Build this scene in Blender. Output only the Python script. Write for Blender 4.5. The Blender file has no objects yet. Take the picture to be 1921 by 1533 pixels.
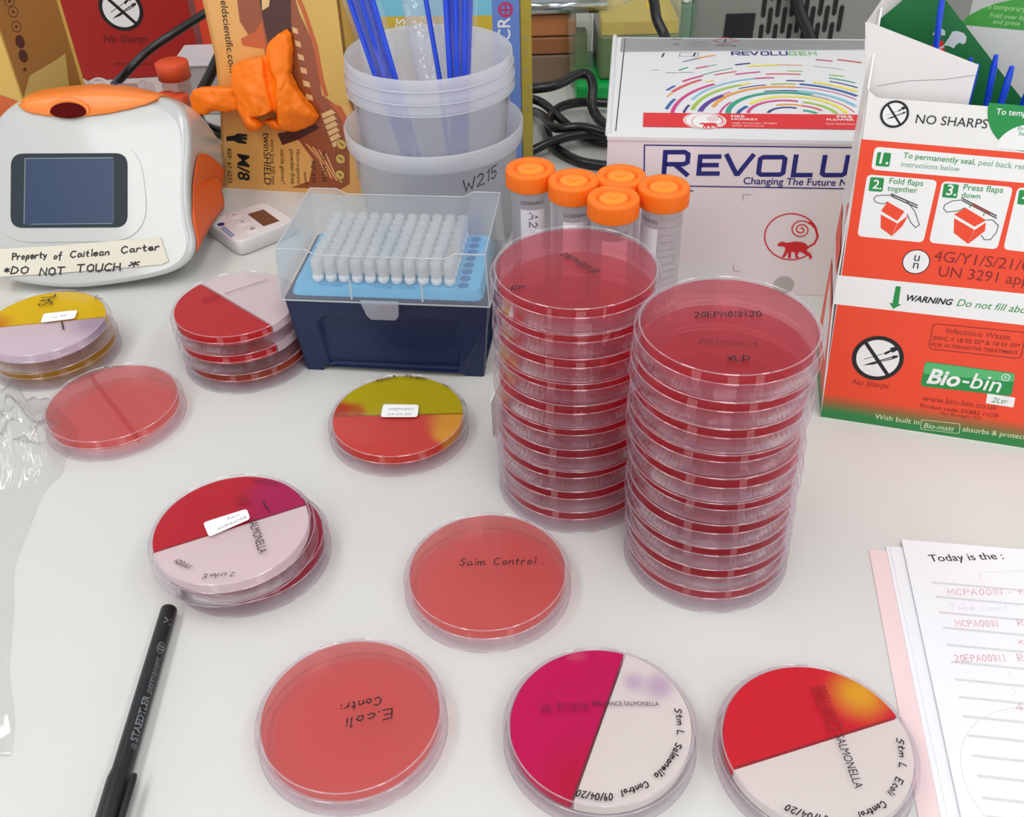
import bpy, bmesh, math, random
from mathutils import Vector, Matrix, noise

random.seed(11)
SC = bpy.context.scene
COL = SC.collection
MM = 0.001
PI = math.pi

# ------------------------------------------------------------------ camera
FPX, PITCH, ROLL, CAMH = 1911.255, 0.665197, -0.0314159, 422.555   # focal length in pixels of a 1921 px wide frame, mm
IW, IH = 1921.0, 1533.0
_c, _s = math.cos(PITCH), math.sin(PITCH)
_fw = Vector((0, _c, -_s)); _up = Vector((0, _s, _c)); _rt = Vector((1, 0, 0))
_cr, _sr = math.cos(ROLL), math.sin(ROLL)
CR = _cr*_rt + _sr*_up
CU = -_sr*_rt + _cr*_up
CAM = Vector((0, 0, CAMH))


def ray(px, py):
    return _fw*FPX + CR*(px-IW/2) - CU*(py-IH/2)


def at(px, py, z=0.0):
    """point of the photograph at height z (mm) above the bench"""
    d = ray(px, py)
    return CAM + d*((z-CAM.z)/d.z)


def aty(px, py, y):
    d = ray(px, py)
    return CAM + d*((y-CAM.y)/d.y)


class Plane:
    """a flat face: origin o, unit directions u (right) and v (up); n points out"""
    def __init__(s, o, u, v):
        s.o = Vector(o); s.u = Vector(u).normalized()
        v = Vector(v); v = v - s.u*v.dot(s.u); s.v = v.normalized()
        s.n = s.u.cross(s.v)

    def P(s, a, b, h=0.0):
        return s.o + s.u*a + s.v*b + s.n*h

    def px(s, x, y):
        d = ray(x, y)
        k = (s.o-CAM).dot(s.n)/d.dot(s.n)
        q = CAM + d*k - s.o
        return (q.dot(s.u), q.dot(s.v))

    def off(s, h):
        return Plane(s.o+s.n*h, s.u, s.v)


# ------------------------------------------------------------------ materials
def lin(c):
    out = []
    for x in c:
        x /= 255.0
        out.append(x/12.92 if x <= 0.04045 else ((x+0.055)/1.055)**2.4)
    return (*out, 1.0)


MATS = {}


def mat(name, rgb, rough=0.5, metal=0.0, coat=0.0, spec=0.5, bump=0.0, bscale=200.0, var=0.0, vscale=30.0):
    if name in MATS:
        return MATS[name]
    m = bpy.data.materials.new(name); m.use_nodes = True
    nt = m.node_tree; b = nt.nodes['Principled BSDF']
    b.inputs['Base Color'].default_value = lin(rgb)
    b.inputs['Roughness'].default_value = rough
    b.inputs['Metallic'].default_value = metal
    b.inputs['Coat Weight'].default_value = coat
    b.inputs['Coat Roughness'].default_value = 0.06
    b.inputs['Specular IOR Level'].default_value = spec
    if bump or var:
        tc = nt.nodes.new('ShaderNodeTexCoord')
        nz = nt.nodes.new('ShaderNodeTexNoise'); nz.inputs['Scale'].default_value = bscale if bump else vscale
        nz.inputs['Detail'].default_value = 3
        nt.links.new(tc.outputs['Object'], nz.inputs['Vector'])
        if bump:
            bp = nt.nodes.new('ShaderNodeBump'); bp.inputs['Strength'].default_value = bump
            bp.inputs['Distance'].default_value = 0.001
            nt.links.new(nz.outputs['Fac'], bp.inputs['Height'])
            nt.links.new(bp.outputs['Normal'], b.inputs['Normal'])
        if var:
            mx = nt.nodes.new('ShaderNodeMix'); mx.data_type = 'RGBA'
            c = lin(rgb)
            mx.inputs[6].default_value = tuple(x*(1-var) for x in c[:3])+(1,)
            mx.inputs[7].default_value = tuple(min(1, x*(1+var)) for x in c[:3])+(1,)
            nt.links.new(nz.outputs['Fac'], mx.inputs[0])
            nt.links.new(mx.outputs[2], b.inputs['Base Color'])
    MATS[name] = m
    return m


def gloss_over(nt, shader, lo, hi, rough, power=4.0):
    """put a clear reflecting skin over a shader: more mirror-like at grazing angles, same from both sides"""
    lw = nt.nodes.new('ShaderNodeLayerWeight'); lw.inputs['Blend'].default_value = 0.5
    pw = nt.nodes.new('ShaderNodeMath'); pw.operation = 'POWER'; pw.inputs[1].default_value = power
    nt.links.new(lw.outputs['Facing'], pw.inputs[0])
    mr = nt.nodes.new('ShaderNodeMapRange')
    mr.inputs['To Min'].default_value = lo; mr.inputs['To Max'].default_value = hi
    nt.links.new(pw.outputs[0], mr.inputs['Value'])
    gl = nt.nodes.new('ShaderNodeBsdfGlossy'); gl.inputs['Roughness'].default_value = rough
    mx = nt.nodes.new('ShaderNodeMixShader')
    nt.links.new(mr.outputs[0], mx.inputs[0]); nt.links.new(shader, mx.inputs[1]); nt.links.new(gl.outputs[0], mx.inputs[2])
    return mx.outputs[0]


def clear(name, tint=(255, 255, 255), haze=0.0, hazecol=(250, 250, 252), lo=0.03, hi=0.75, rough=0.05, transl=0.5, bump=0.0, bscale=60):
    """thin clear plastic: straight-through light with a tint, some milky scatter, a reflecting skin"""
    if name in MATS:
        return MATS[name]
    m = bpy.data.materials.new(name); m.use_nodes = True
    nt = m.node_tree; nt.nodes.clear()
    out = nt.nodes.new('ShaderNodeOutputMaterial')
    tr = nt.nodes.new('ShaderNodeBsdfTransparent'); tr.inputs[0].default_value = lin(tint)
    sh = tr.outputs[0]
    if haze > 0:
        df = nt.nodes.new('ShaderNodeBsdfDiffuse'); df.inputs[0].default_value = lin(hazecol)
        tl = nt.nodes.new('ShaderNodeBsdfTranslucent'); tl.inputs[0].default_value = lin(hazecol)
        m1 = nt.nodes.new('ShaderNodeMixShader'); m1.inputs[0].default_value = transl
        nt.links.new(df.outputs[0], m1.inputs[1]); nt.links.new(tl.outputs[0], m1.inputs[2])
        m2 = nt.nodes.new('ShaderNodeMixShader'); m2.inputs[0].default_value = haze
        nt.links.new(sh, m2.inputs[1]); nt.links.new(m1.outputs[0], m2.inputs[2])
        sh = m2.outputs[0]
    sh = gloss_over(nt, sh, lo, hi, rough)
    if bump:
        tc = nt.nodes.new('ShaderNodeTexCoord'); nz = nt.nodes.new('ShaderNodeTexNoise'); nz.inputs['Scale'].default_value = bscale
        bp = nt.nodes.new('ShaderNodeBump'); bp.inputs['Strength'].default_value = bump; bp.inputs['Distance'].default_value = 0.004
        nt.links.new(tc.outputs['Object'], nz.inputs['Vector']); nt.links.new(nz.outputs['Fac'], bp.inputs['Height'])
        for n in nt.nodes:
            if n.type == 'BSDF_GLOSSY':
                nt.links.new(bp.outputs['Normal'], n.inputs['Normal'])
    nt.links.new(sh, out.inputs['Surface'])
    MATS[name] = m
    return m


def agar(name, rgb, tint, dens, spots=(), rough=0.12):
    """gel: tinted straight-through light mixed with coloured scatter; spots = (x, y, r0, r1, rgb) in mm recolour it"""
    if name in MATS:
        return MATS[name]
    m = bpy.data.materials.new(name); m.use_nodes = True
    nt = m.node_tree; nt.nodes.clear()
    out = nt.nodes.new('ShaderNodeOutputMaterial')
    tr = nt.nodes.new('ShaderNodeBsdfTransparent'); tr.inputs[0].default_value = lin(tint)
    df = nt.nodes.new('ShaderNodeBsdfDiffuse'); df.inputs[0].default_value = lin(rgb)
    tl = nt.nodes.new('ShaderNodeBsdfTranslucent'); tl.inputs[0].default_value = lin(rgb)
    if spots:
        tc = nt.nodes.new('ShaderNodeTexCoord')
        nz = nt.nodes.new('ShaderNodeTexNoise'); nz.inputs['Scale'].default_value = 45
        nt.links.new(tc.outputs['Object'], nz.inputs['Vector'])
        cur = None
        base = nt.nodes.new('ShaderNodeRGB'); base.outputs[0].default_value = lin(rgb); cur = base.outputs[0]
        for (x, y, r0, r1, c) in spots:
            vm = nt.nodes.new('ShaderNodeVectorMath'); vm.operation = 'SUBTRACT'; vm.inputs[1].default_value = (x*MM, y*MM, 0)
            nt.links.new(tc.outputs['Object'], vm.inputs[0])
            fl = nt.nodes.new('ShaderNodeVectorMath'); fl.operation = 'MULTIPLY'; fl.inputs[1].default_value = (1, 1, 0)
            nt.links.new(vm.outputs[0], fl.inputs[0])
            ln = nt.nodes.new('ShaderNodeVectorMath'); ln.operation = 'LENGTH'
            nt.links.new(fl.outputs[0], ln.inputs[0])
            ad = nt.nodes.new('ShaderNodeMath'); ad.operation = 'MULTIPLY_ADD'; ad.inputs[1].default_value = 0.006
            nt.links.new(nz.outputs['Fac'], ad.inputs[0]); nt.links.new(ln.outputs['Value'], ad.inputs[2])
            mr = nt.nodes.new('ShaderNodeMapRange'); mr.interpolation_type = 'SMOOTHSTEP'
            mr.inputs['From Min'].default_value = r0*MM+.003; mr.inputs['From Max'].default_value = r1*MM+.003
            mr.inputs['To Min'].default_value = 1; mr.inputs['To Max'].default_value = 0
            nt.links.new(ad.outputs[0], mr.inputs['Value'])
            mx = nt.nodes.new('ShaderNodeMix'); mx.data_type = 'RGBA'; mx.inputs[7].default_value = lin(c)
            nt.links.new(mr.outputs[0], mx.inputs[0]); nt.links.new(cur, mx.inputs[6]); cur = mx.outputs[2]
        nt.links.new(cur, df.inputs[0]); nt.links.new(cur, tl.inputs[0])
        tm = nt.nodes.new('ShaderNodeMix'); tm.data_type = 'RGBA'; tm.inputs[0].default_value = 0.6
        tm.inputs[7].default_value = lin(tint); nt.links.new(cur, tm.inputs[6]); nt.links.new(tm.outputs[2], tr.inputs[0])
    m1 = nt.nodes.new('ShaderNodeMixShader'); m1.inputs[0].default_value = 0.25
    nt.links.new(df.outputs[0], m1.inputs[1]); nt.links.new(tl.outputs[0], m1.inputs[2])
    m2 = nt.nodes.new('ShaderNodeMixShader'); m2.inputs[0].default_value = dens
    nt.links.new(tr.outputs[0], m2.inputs[1]); nt.links.new(m1.outputs[0], m2.inputs[2])
    sh = gloss_over(nt, m2.outputs[0], 0.006, 0.25, rough)
    nt.links.new(sh, out.inputs['Surface'])
    MATS[name] = m
    return m


# ------------------------------------------------------------------ mesh collecting
class MB:
    """collects shapes in mm; build() links them as one mesh object"""
    def __init__(s):
        s.v = []; s.f = []; s.m = []; s.sm = []; s.mats = []

    def mi(s, m):
        if m not in s.mats:
            s.mats.append(m)
        return s.mats.index(m)

    def add(s, verts, faces, m, smooth=False):
        b = len(s.v); k = s.mi(m)
        s.v += [Vector(q) for q in verts]
        for f in faces:
            s.f.append([b+i for i in f]); s.m.append(k); s.sm.append(smooth)

    def box(s, c, d, m, rz=0.0, M=None):
        x, y, z = d[0]/2, d[1]/2, d[2]/2
        R = M or Matrix.Rotation(rz, 3, 'Z')
        vs = [Vector(c)+R @ Vector((a*x, b*y, e*z)) for a in (-1, 1) for b in (-1, 1) for e in (-1, 1)]
        s.add(vs, [(0, 1, 3, 2), (4, 6, 7, 5), (0, 4, 5, 1), (2, 3, 7, 6), (0, 2, 6, 4), (1, 5, 7, 3)], m)

    def prism(s, bottom, top, m, smooth=False, caps=True):
        n = len(bottom)
        f = [(i, (i+1) % n, n+(i+1) % n, n+i) for i in range(n)]
        s.add(list(bottom)+list(top), f, m, smooth)
        if caps:
            s.add(list(top), [tuple(range(n))], m)
            s.add(list(bottom), [tuple(reversed(range(n)))], m)

    def loft(s, rings, m, smooth=True, cap0=True, cap1=True, closed=True):
        n = len(rings[0]); vs = [q for r in rings for q in r]; f = []
        for j in range(len(rings)-1):
            for i in range(n if closed else n-1):
                f.append((j*n+i, j*n+(i+1) % n, (j+1)*n+(i+1) % n, (j+1)*n+i))
        s.add(vs, f, m, smooth)
        if cap0:
            s.add(rings[0], [tuple(reversed(range(n)))], m)
        if cap1:
            s.add(rings[-1], [tuple(range(n))], m)

    def lathe(s, prof, m, n=64, c=(0, 0, 0), close=False, smooth=True, M=None):
        """prof: (r, z) list turned about the vertical through c; close joins last to first (a solid ring)"""
        c = Vector(c); vs = []; k = len(prof)
        for r, z in prof:
            for i in range(n):
                a = 2*PI*i/n
                q = Vector((r*math.cos(a), r*math.sin(a), z))
                vs.append(c+(M @ q if M else q))
        f = []
        for j in range(k if close else k-1):
            j2 = (j+1) % k
            for i in range(n):
                f.append((j*n+i, j*n+(i+1) % n, j2*n+(i+1) % n, j2*n+i))
        s.add(vs, f, m, smooth)

    def cap(s, r, z, m, n=64, c=(0, 0, 0), up=True):
        vs = [Vector(c)+Vector((r*math.cos(2*PI*i/n), r*math.sin(2*PI*i/n), z)) for i in range(n)]
        s.add(vs, [tuple(range(n)) if up else tuple(reversed(range(n)))], m)

    def tube(s, pts, r, m, n=10, caps=True):
        pts = [Vector(q) for q in pts]; rs = r if isinstance(r, (list, tuple)) else [r]*len(pts)
        rings = []; prev = None
        for i, q in enumerate(pts):
            t = (pts[min(i+1, len(pts)-1)]-pts[max(i-1, 0)]).normalized()
            if prev is None:
                a = Vector((0, 0, 1)) if abs(t.z) < .9 else Vector((1, 0, 0))
                x = t.cross(a).normalized()
            else:
                x = (prev-t*prev.dot(t)).normalized()
            prev = x; y = t.cross(x)
            rings.append([q+(x*math.cos(2*PI*k/n)+y*math.sin(2*PI*k/n))*rs[i] for k in range(n)])
        s.loft(rings, m, True, caps, caps)

    # ---- flat printing on a face
    def poly(s, pl, pts, m, h=0.15):
        s.add([pl.P(a, b, h) for a, b in pts], [tuple(range(len(pts)))], m)

    def ppoly(s, pl, pts, m, h=0.15):
        s.poly(pl, [pl.px(*q) for q in pts], m, h)

    def disc(s, pl, c, r, m, h=0.15, n=48, r2=None):
        r2 = r2 or r
        s.poly(pl, [(c[0]+r*math.cos(2*PI*i/n), c[1]+r2*math.sin(2*PI*i/n)) for i in range(n)], m, h)

    def ring(s, pl, c, r, w, m, h=0.18, n=56, a0=0.0, a1=2*PI):
        pts = [(c[0]+r*math.cos(a0+(a1-a0)*i/n), c[1]+r*math.sin(a0+(a1-a0)*i/n)) for i in range(n+1)]
        s.ribbon(pl, pts, w, m, h)

    def ribbon(s, pl, pts, w, m, h=0.2, fn=None):
        """a flat band of width w along a polyline (a list of (a, b)); fn maps (a, b, h) to a point"""
        pts = [Vector((q[0], q[1])) for q in pts]
        cl = [pts[0]]
        for q in pts[1:]:
            if (q-cl[-1]).length > 1e-6:
                cl.append(q)
        pts = cl
        if len(pts) < 2:
            return
        fn = fn or pl.P
        L = []; R = []
        closed = (pts[0]-pts[-1]).length < 1e-4 and len(pts) > 3
        for i, q in enumerate(pts):
            if closed and i in (0, len(pts)-1):
                d0 = (pts[-1]-pts[-2]).normalized(); d1 = (pts[1]-pts[0]).normalized()
            else:
                d0 = (q-pts[i-1]).normalized() if i else (pts[1]-q).normalized()
                d1 = (pts[i+1]-q).normalized() if i < len(pts)-1 else d0
            t = (d0+d1)
            t = t.normalized() if t.length > 1e-6 else d1
            nn = Vector((-t.y, t.x)); k = max(0.5, nn.dot(Vector((-d1.y, d1.x))))
            o = nn*(w/2/k)
            e = 0
            if not closed and i == 0:
                e = -w*.3
            if not closed and i == len(pts)-1:
                e = w*.3
            L.append(q+o+t*e); R.append(q-o+t*e)
        n = len(pts)
        vs = [fn(q.x, q.y, h) for q in L]+[fn(q.x, q.y, h) for q in R]
        s.add(vs, [(n+i, n+i+1, i+1, i) for i in range(n-1)], m)

    def rrect(s, pl, pts, rad, m, h=0.15, n=6, outline=None):
        """rounded quad through four (a, b) corners"""
        q = [Vector(p) for p in pts]; out = []
        for i in range(4):
            p0, p1, p2 = q[i-1], q[i], q[(i+1) % 4]
            d0 = (p0-p1).normalized()*rad; d1 = (p2-p1).normalized()*rad
            for k in range(n+1):
                t = k/n
                out.append(((1-t)**2)*(p1+d0)+2*t*(1-t)*p1+t*t*(p1+d1))
        if outline:
            s.ribbon(pl, out+[out[0]], outline, m, h)
        else:
            s.poly(pl, [(a.x, a.y) for a in out], m, h)

    def text(s, pl, txt, p0, p1, m, h=0.22, bold=0.0, shear=0.0, hs=1.0, px=True, fn=None):
        """printed text whose baseline runs from p0 to p1 on the face"""
        if px:
            p0 = pl.px(*p0); p1 = pl.px(*p1)
        vs, fs, w = text_geo(txt, bold, shear)
        if not vs:
            return
        a = Vector(p0); d = Vector(p1)-a; k = d.length/w; d.normalize(); nn = Vector((-d.y, d.x))
        fn = fn or pl.P
        out = []
        for x, y in vs:
            q = a+d*(x*k)+nn*(y*k*hs); out.append(fn(q.x, q.y, h))
        s.add(out, fs, m)

    def hand(s, pl, txt, p0, p1, height, m, w=0.35, h=0.2, px=True, jit=0.03, font=None, fn=None, slant=0.12):
        """handwriting in single pen strokes; baseline p0-p1, letter height in mm"""
        if px:
            p0 = pl.px(*p0); p1 = pl.px(*p1)
        a = Vector(p0); d = Vector(p1)-a; L = d.length; d.normalize(); nn = Vector((-d.y, d.x))
        font = font or STROKE
        x = 0.0; strokes = []
        for ch in txt:
            if ch == ' ':
                x += 0.45; continue
            g = font.get(ch)
            if g is None:
                x += 0.3; continue
            wd = 0.0
            for st in g:
                strokes.append([(x+q[0]+random.uniform(-jit, jit)+q[1]*slant, q[1]+random.uniform(-jit, jit)) for q in st])
                wd = max(wd, max(q[0] for q in st))
            x += wd+0.2
        tot = max(x-0.2, .1)
        kx = L/tot
        for st in strokes:
            s.ribbon(pl, [tuple(a+d*(q[0]*kx)+nn*(q[1]*height)) for q in st], w, m, h, fn)

    def build(s, name, parent=None, org=None, local=False, bevel=0.0, seg=2, solid=0.0, subsurf=0, bangle=0.6):
        me = bpy.data.meshes.new(name)
        o = bpy.data.objects.new(name, me)
        COL.objects.link(o)
        base = Vector((0, 0, 0))
        if parent is not None:
            o.parent = parent; base = ORG.get(root_of(parent).name, Vector((0, 0, 0)))
        elif org is not None:
            base = Vector(org); o.location = base*MM; ORG[o.name] = base
        if local:
            base = Vector((0, 0, 0))
        me.from_pydata([tuple((q-base)*MM) for q in s.v], [], s.f)
        for m in s.mats:
            me.materials.append(m)
        for p, k, sm in zip(me.polygons, s.m, s.sm):
            p.material_index = k; p.use_smooth = sm
        me.validate()
        me.update()
        if bevel:
            b = o.modifiers.new('bevel', 'BEVEL'); b.width = bevel*MM; b.segments = seg; b.limit_method = 'ANGLE'; b.angle_limit = bangle
        if solid:
            b = o.modifiers.new('thickness', 'SOLIDIFY'); b.thickness = solid*MM; b.offset = -1
        if subsurf:
            b = o.modifiers.new('smooth', 'SUBSURF'); b.levels = subsurf; b.render_levels = subsurf
        return o


ORG = {}


def root_of(o):
    while o.parent is not None:
        o = o.parent
    return o


def weld(o, dist=0.00002):
    bm = bmesh.new(); bm.from_mesh(o.data)
    bmesh.ops.remove_doubles(bm, verts=bm.verts, dist=dist)
    bmesh.ops.recalc_face_normals(bm, faces=bm.faces)
    bm.to_mesh(o.data); bm.free()
    return o


_TX = {}


def text_geo(txt, bold=0.0, shear=0.0):
    key = (txt, bold, shear)
    if key not in _TX:
        cu = bpy.data.curves.new('tmp_text', 'FONT'); cu.body = txt; cu.size = 1.0; cu.offset = bold; cu.shear = shear
        cu.resolution_u = 3
        ob = bpy.data.objects.new('tmp_text', cu); COL.objects.link(ob)
        bpy.context.view_layer.update()
        me = bpy.data.meshes.new_from_object(ob.evaluated_get(bpy.context.evaluated_depsgraph_get()))
        vs = [(v.co.x, v.co.y) for v in me.vertices]; fs = [tuple(p.vertices) for p in me.polygons]
        # all faces must look up
        out = []
        for f in fs:
            ar = sum(vs[f[i]][0]*vs[f[(i+1) % len(f)]][1]-vs[f[(i+1) % len(f)]][0]*vs[f[i]][1] for i in range(len(f)))
            out.append(f if ar > 0 else tuple(reversed(f)))
        bpy.data.objects.remove(ob); bpy.data.curves.remove(cu); bpy.data.meshes.remove(me)
        x0 = min((v[0] for v in vs), default=0); x1 = max((v[0] for v in vs), default=1)
        vs = [(x-x0, y) for x, y in vs]
        _TX[key] = (vs, out, max(x1-x0, 1e-3))
    return _TX[key]


# ------------------------------------------------------------------ naming
def tag(o, label, cat, group=None, kind=None):
    o['label'] = label
    o['category'] = cat
    if group:
        o['group'] = group
    if kind:
        o['kind'] = kind
    return o


def thing(name, label, cat, loc=(0, 0, 0), group=None):
    o = bpy.data.objects.new(name, None); COL.objects.link(o)
    o.empty_display_size = 0.01
    o.location = Vector(loc)*MM; ORG[o.name] = Vector(loc)
    return tag(o, label, cat, group)


def dup(root, loc, rz=0.0, label=None, group=None):
    """copy a thing with its parts and sub-parts"""
    def cp(o, par):
        c = o.copy(); COL.objects.link(c); c.parent = par
        for ch in [x for x in bpy.data.objects if x.parent == o]:
            cp(ch, c)
        return c
    r = cp(root, None)
    r.location = Vector(loc)*MM; r.rotation_euler = (0, 0, rz); ORG[r.name] = Vector(loc)
    if label:
        r['label'] = label
    if group:
        r['group'] = group
    return r


def S(t):
    out = []
    for st in t.split('|'):
        out.append([tuple(float(x) for x in q.split(',')) for q in st.split()])
    return out


STROKE = {k: S(v) for k, v in {
 'A': '0,0 .3,1 .6,0|.12,.38 .48,.38', 'B': '0,0 0,1 .4,.95 .45,.7 .05,.52 .5,.4 .5,.1 0,0', 'C': '.55,.85 .3,1 .05,.75 .0,.3 .25,0 .55,.15',
 'D': '0,0 .05,1 .4,.85 .55,.5 .4,.12 0,0', 'E': '.5,1 0,1 0,0 .5,0|0,.52 .4,.52', 'F': '.5,1 0,1 0,0|0,.52 .4,.52', 'G': '.55,.85 .3,1 .02,.6 .1,.1 .4,0 .55,.4 .3,.42',
 'H': '0,0 0,1|.5,0 .5,1|0,.5 .5,.5', 'I': '.1,0 .1,1', 'L': '0,1 0,0 .45,.02', 'M': '0,0 .05,1 .3,.4 .58,1 .62,0', 'N': '0,0 .03,1 .5,0 .53,1',
 'O': '.3,1 .05,.75 .05,.25 .3,0 .55,.25 .55,.75 .3,1', 'P': '0,0 .02,1 .45,.92 .48,.6 .03,.5', 'R': '0,0 .02,1 .45,.92 .45,.62 .03,.5 .5,0', 'S': '.5,.85 .25,1 .05,.78 .45,.35 .3,.02 0,.15',
 'T': '0,1 .6,1|.3,1 .28,0', 'U': '0,1 .02,.2 .25,0 .48,.2 .5,1', 'W': '0,1 .15,0 .35,.6 .55,0 .75,1', 'X': '0,0 .5,1|0,1 .5,0', 'Y': '0,1 .25,.5 .5,1|.25,.5 .2,0',
 'Q': '.3,1 .05,.75 .05,.25 .3,0 .55,.25 .55,.75 .3,1|.35,.3 .6,-.1', 'K': '0,0 0,1|.5,1 .02,.45 .5,0', 'V': '0,1 .25,0 .5,1', 'Z': '0,1 .5,1 0,0 .5,0', 'J': '.4,1 .4,.2 .2,0 0,.15',
 'a': '.4,.5 .15,.55 .02,.25 .15,.02 .4,.2 .42,.5 .45,0', 'b': '.02,1 0,0 .35,.1 .38,.42 .05,.5', 'c': '.38,.5 .15,.58 .0,.28 .15,.0 .4,.1', 'd': '.4,.5 .1,.5 .02,.15 .25,0 .4,.25 .44,1 .45,0',
 'e': '.02,.28 .4,.32 .3,.56 .08,.5 .0,.2 .18,.0 .42,.12', 'f': '.4,.95 .22,.98 .15,.6 .12,-.25|0,.5 .35,.52', 'g': '.4,.5 .1,.52 .05,.15 .38,.2 .4,.5 .36,-.25 .05,-.3', 'h': '.02,1 0,0|0,.4 .25,.58 .36,.4 .36,0',
 'i': '.05,.5 .05,0|.06,.72 .07,.76', 'k': '0,1 0,0|.35,.55 .02,.25 .38,0', 'l': '.08,0 .1,1 .02,.9', 'm': '0,0 .02,.5|.02,.4 .2,.55 .28,.4 .28,0|.28,.4 .45,.55 .55,.4 .56,0', 'n': '0,0 .02,.5|.02,.4 .25,.56 .36,.4 .38,0',
 'o': '.2,.55 .02,.35 .1,.03 .32,.05 .4,.35 .2,.55', 'p': '0,-.35 .04,.5|.03,.42 .3,.55 .4,.3 .25,.02 .03,.1', 'r': '0,0 .02,.52|.02,.35 .2,.55 .34,.48', 's': '.34,.48 .12,.55 .05,.38 .33,.2 .2,0 0,.06', 't': '.15,.9 .13,.1 .32,.02|0,.56 .34,.56',
 'u': '0,.52 .02,.1 .2,0 .36,.15 .38,.52 .4,0', 'v': '0,.52 .18,0 .36,.52', 'w': '0,.52 .12,0 .26,.4 .4,0 .52,.52', 'x': '0,0 .35,.52|0,.52 .35,0', 'y': '0,.52 .18,.05|.38,.52 .1,-.35', 'z': '0,.5 .35,.5 0,0 .36,0',
 '0': '.25,1 .02,.6 .1,.08 .3,0 .48,.4 .42,.9 .25,1', '1': '.02,.8 .15,1 .13,0', '2': '0,.8 .2,1 .42,.8 .35,.5 0,0 .5,.02', '3': '0,.9 .3,1 .42,.75 .15,.52 .45,.3 .3,0 0,.1', '4': '.35,0 .35,1 0,.35 .5,.35', '5': '.45,1 .05,1 .05,.55 .35,.6 .45,.3 .25,0 0,.1',
 '6': '.4,1 .1,.6 .02,.2 .25,0 .42,.25 .2,.48 .05,.3', '7': '0,1 .45,1 .15,0', '8': '.25,.52 .05,.75 .25,1 .42,.75 .05,.25 .25,0 .45,.25 .25,.52', '9': '.4,.6 .1,.55 .1,.95 .35,.95 .4,.6 .3,0',
 '.': '0,0 .04,.05', '-': '0,.45 .3,.45', '/': '0,-.1 .35,1', ':': '.02,.1 .06,.14|.02,.5 .06,.54', '*': '0,.3 .4,.7|.2,.2 .2,.8|0,.7 .4,.3', '@': '.2,.5 .02,.35 .1,.05 .32,.05 .4,.35 .2,.5'}.items()}
BLOCK = {k: S(v) for k, v in {
 'R': '.08,0 .08,.93 .62,.93 .72,.84 .72,.52 .62,.44 .12,.44|.38,.42 .74,.0', 'E': '.72,.93 .08,.93 .08,.07 .72,.07|.12,.5 .66,.5', 'V': '.02,1 .36,.08 .42,.08 .8,1',
 'O': '.16,.93 .72,.93 .8,.84 .8,.16 .72,.07 .16,.07 .08,.16 .08,.84 .16,.93', 'L': '.08,1 .08,.07 .68,.07', 'U': '.08,1 .08,.16 .16,.07 .66,.07 .74,.16 .74,1',
 'G': '.74,.93 .16,.93 .08,.84 .08,.16 .16,.07 .72,.07 .72,.48 .42,.48', 'N': '.08,0 .08,.93 .72,.07 .72,1'}.items()}
# ================================================================== materials in use
WHITE = mat('white_print', (236, 236, 234), .55)
BLACK = mat('black_ink', (18, 18, 20), .5)
INK = mat('marker_ink', (34, 24, 28), .45)
STYR = clear('polystyrene', (255, 254, 255), haze=.005, hazecol=(253, 244, 250), lo=.013, hi=.45, rough=.03)
STYL = clear('polystyrene_lid', (254, 253, 255), haze=.014, hazecol=(253, 238, 244), lo=.014, hi=.5, rough=.04)
XLDS = agar('crimson_gel', (212, 62, 82), (252, 203, 207), .14)
RIMP = clear('rim_highlight_haze', (254, 252, 254), haze=.24, hazecol=(252, 244, 250), lo=.05, hi=.6, rough=.06)  # milky haze that paints highlights along the dish and lid rims
XLD = agar('red_gel', (232, 92, 94), (254, 214, 210), .115)
PAPERW = mat('sticker_paper', (246, 246, 248), .6)
ORANGE = mat('orange_card', (238, 74, 36), .45)
GREENP = mat('green_print', (26, 140, 66), .5)
GREEND = mat('dark_green_print', (0, 104, 48), .5)
CARD = mat('white_card', (224, 219, 217), .55)

# ================================================================== the room
def struct(name, mb, **k):
    o = mb.build(name, **k); o['kind'] = 'structure'; o['label'] = name.replace('_', ' '); return o


b = MB(); b.box((0, 300, -930), (5200, 4200, 40), mat('floor_vinyl', (150, 152, 156), .4, var=.06)); struct('floor', b)
b = MB(); b.box((0, 1640, 345), (5200, 60, 2510), mat('wall_paint', (196, 198, 200), .7, var=.02)); struct('wall_back', b)
b = MB(); b.box((0, 300, 1630), (5200, 4200, 60), mat('ceiling_tile', (190, 190, 188), .9, var=.03)); struct('ceiling', b)

bench = thing('lab_bench', 'white laminate lab bench carrying everything in view', 'bench', (0, 750, -910))
b = MB(); b.box((0, 750, -15), (2600, 1700, 30), mat('bench_laminate', (214, 214, 210), .42, var=.012, vscale=25, spec=.35))
b.build('worktop', bench, bevel=3)
b = MB(); b.box((0, 1450, -470), (2560, 40, 880), mat('bench_frame', (180, 182, 184), .5)); b.build('rear_panel', bench)
for x in (-1240, 1240):
    b = MB(); b.box((x, 750, -470), (40, 1500, 880), MATS['bench_frame']); b.build('leg_panel', bench)

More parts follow.
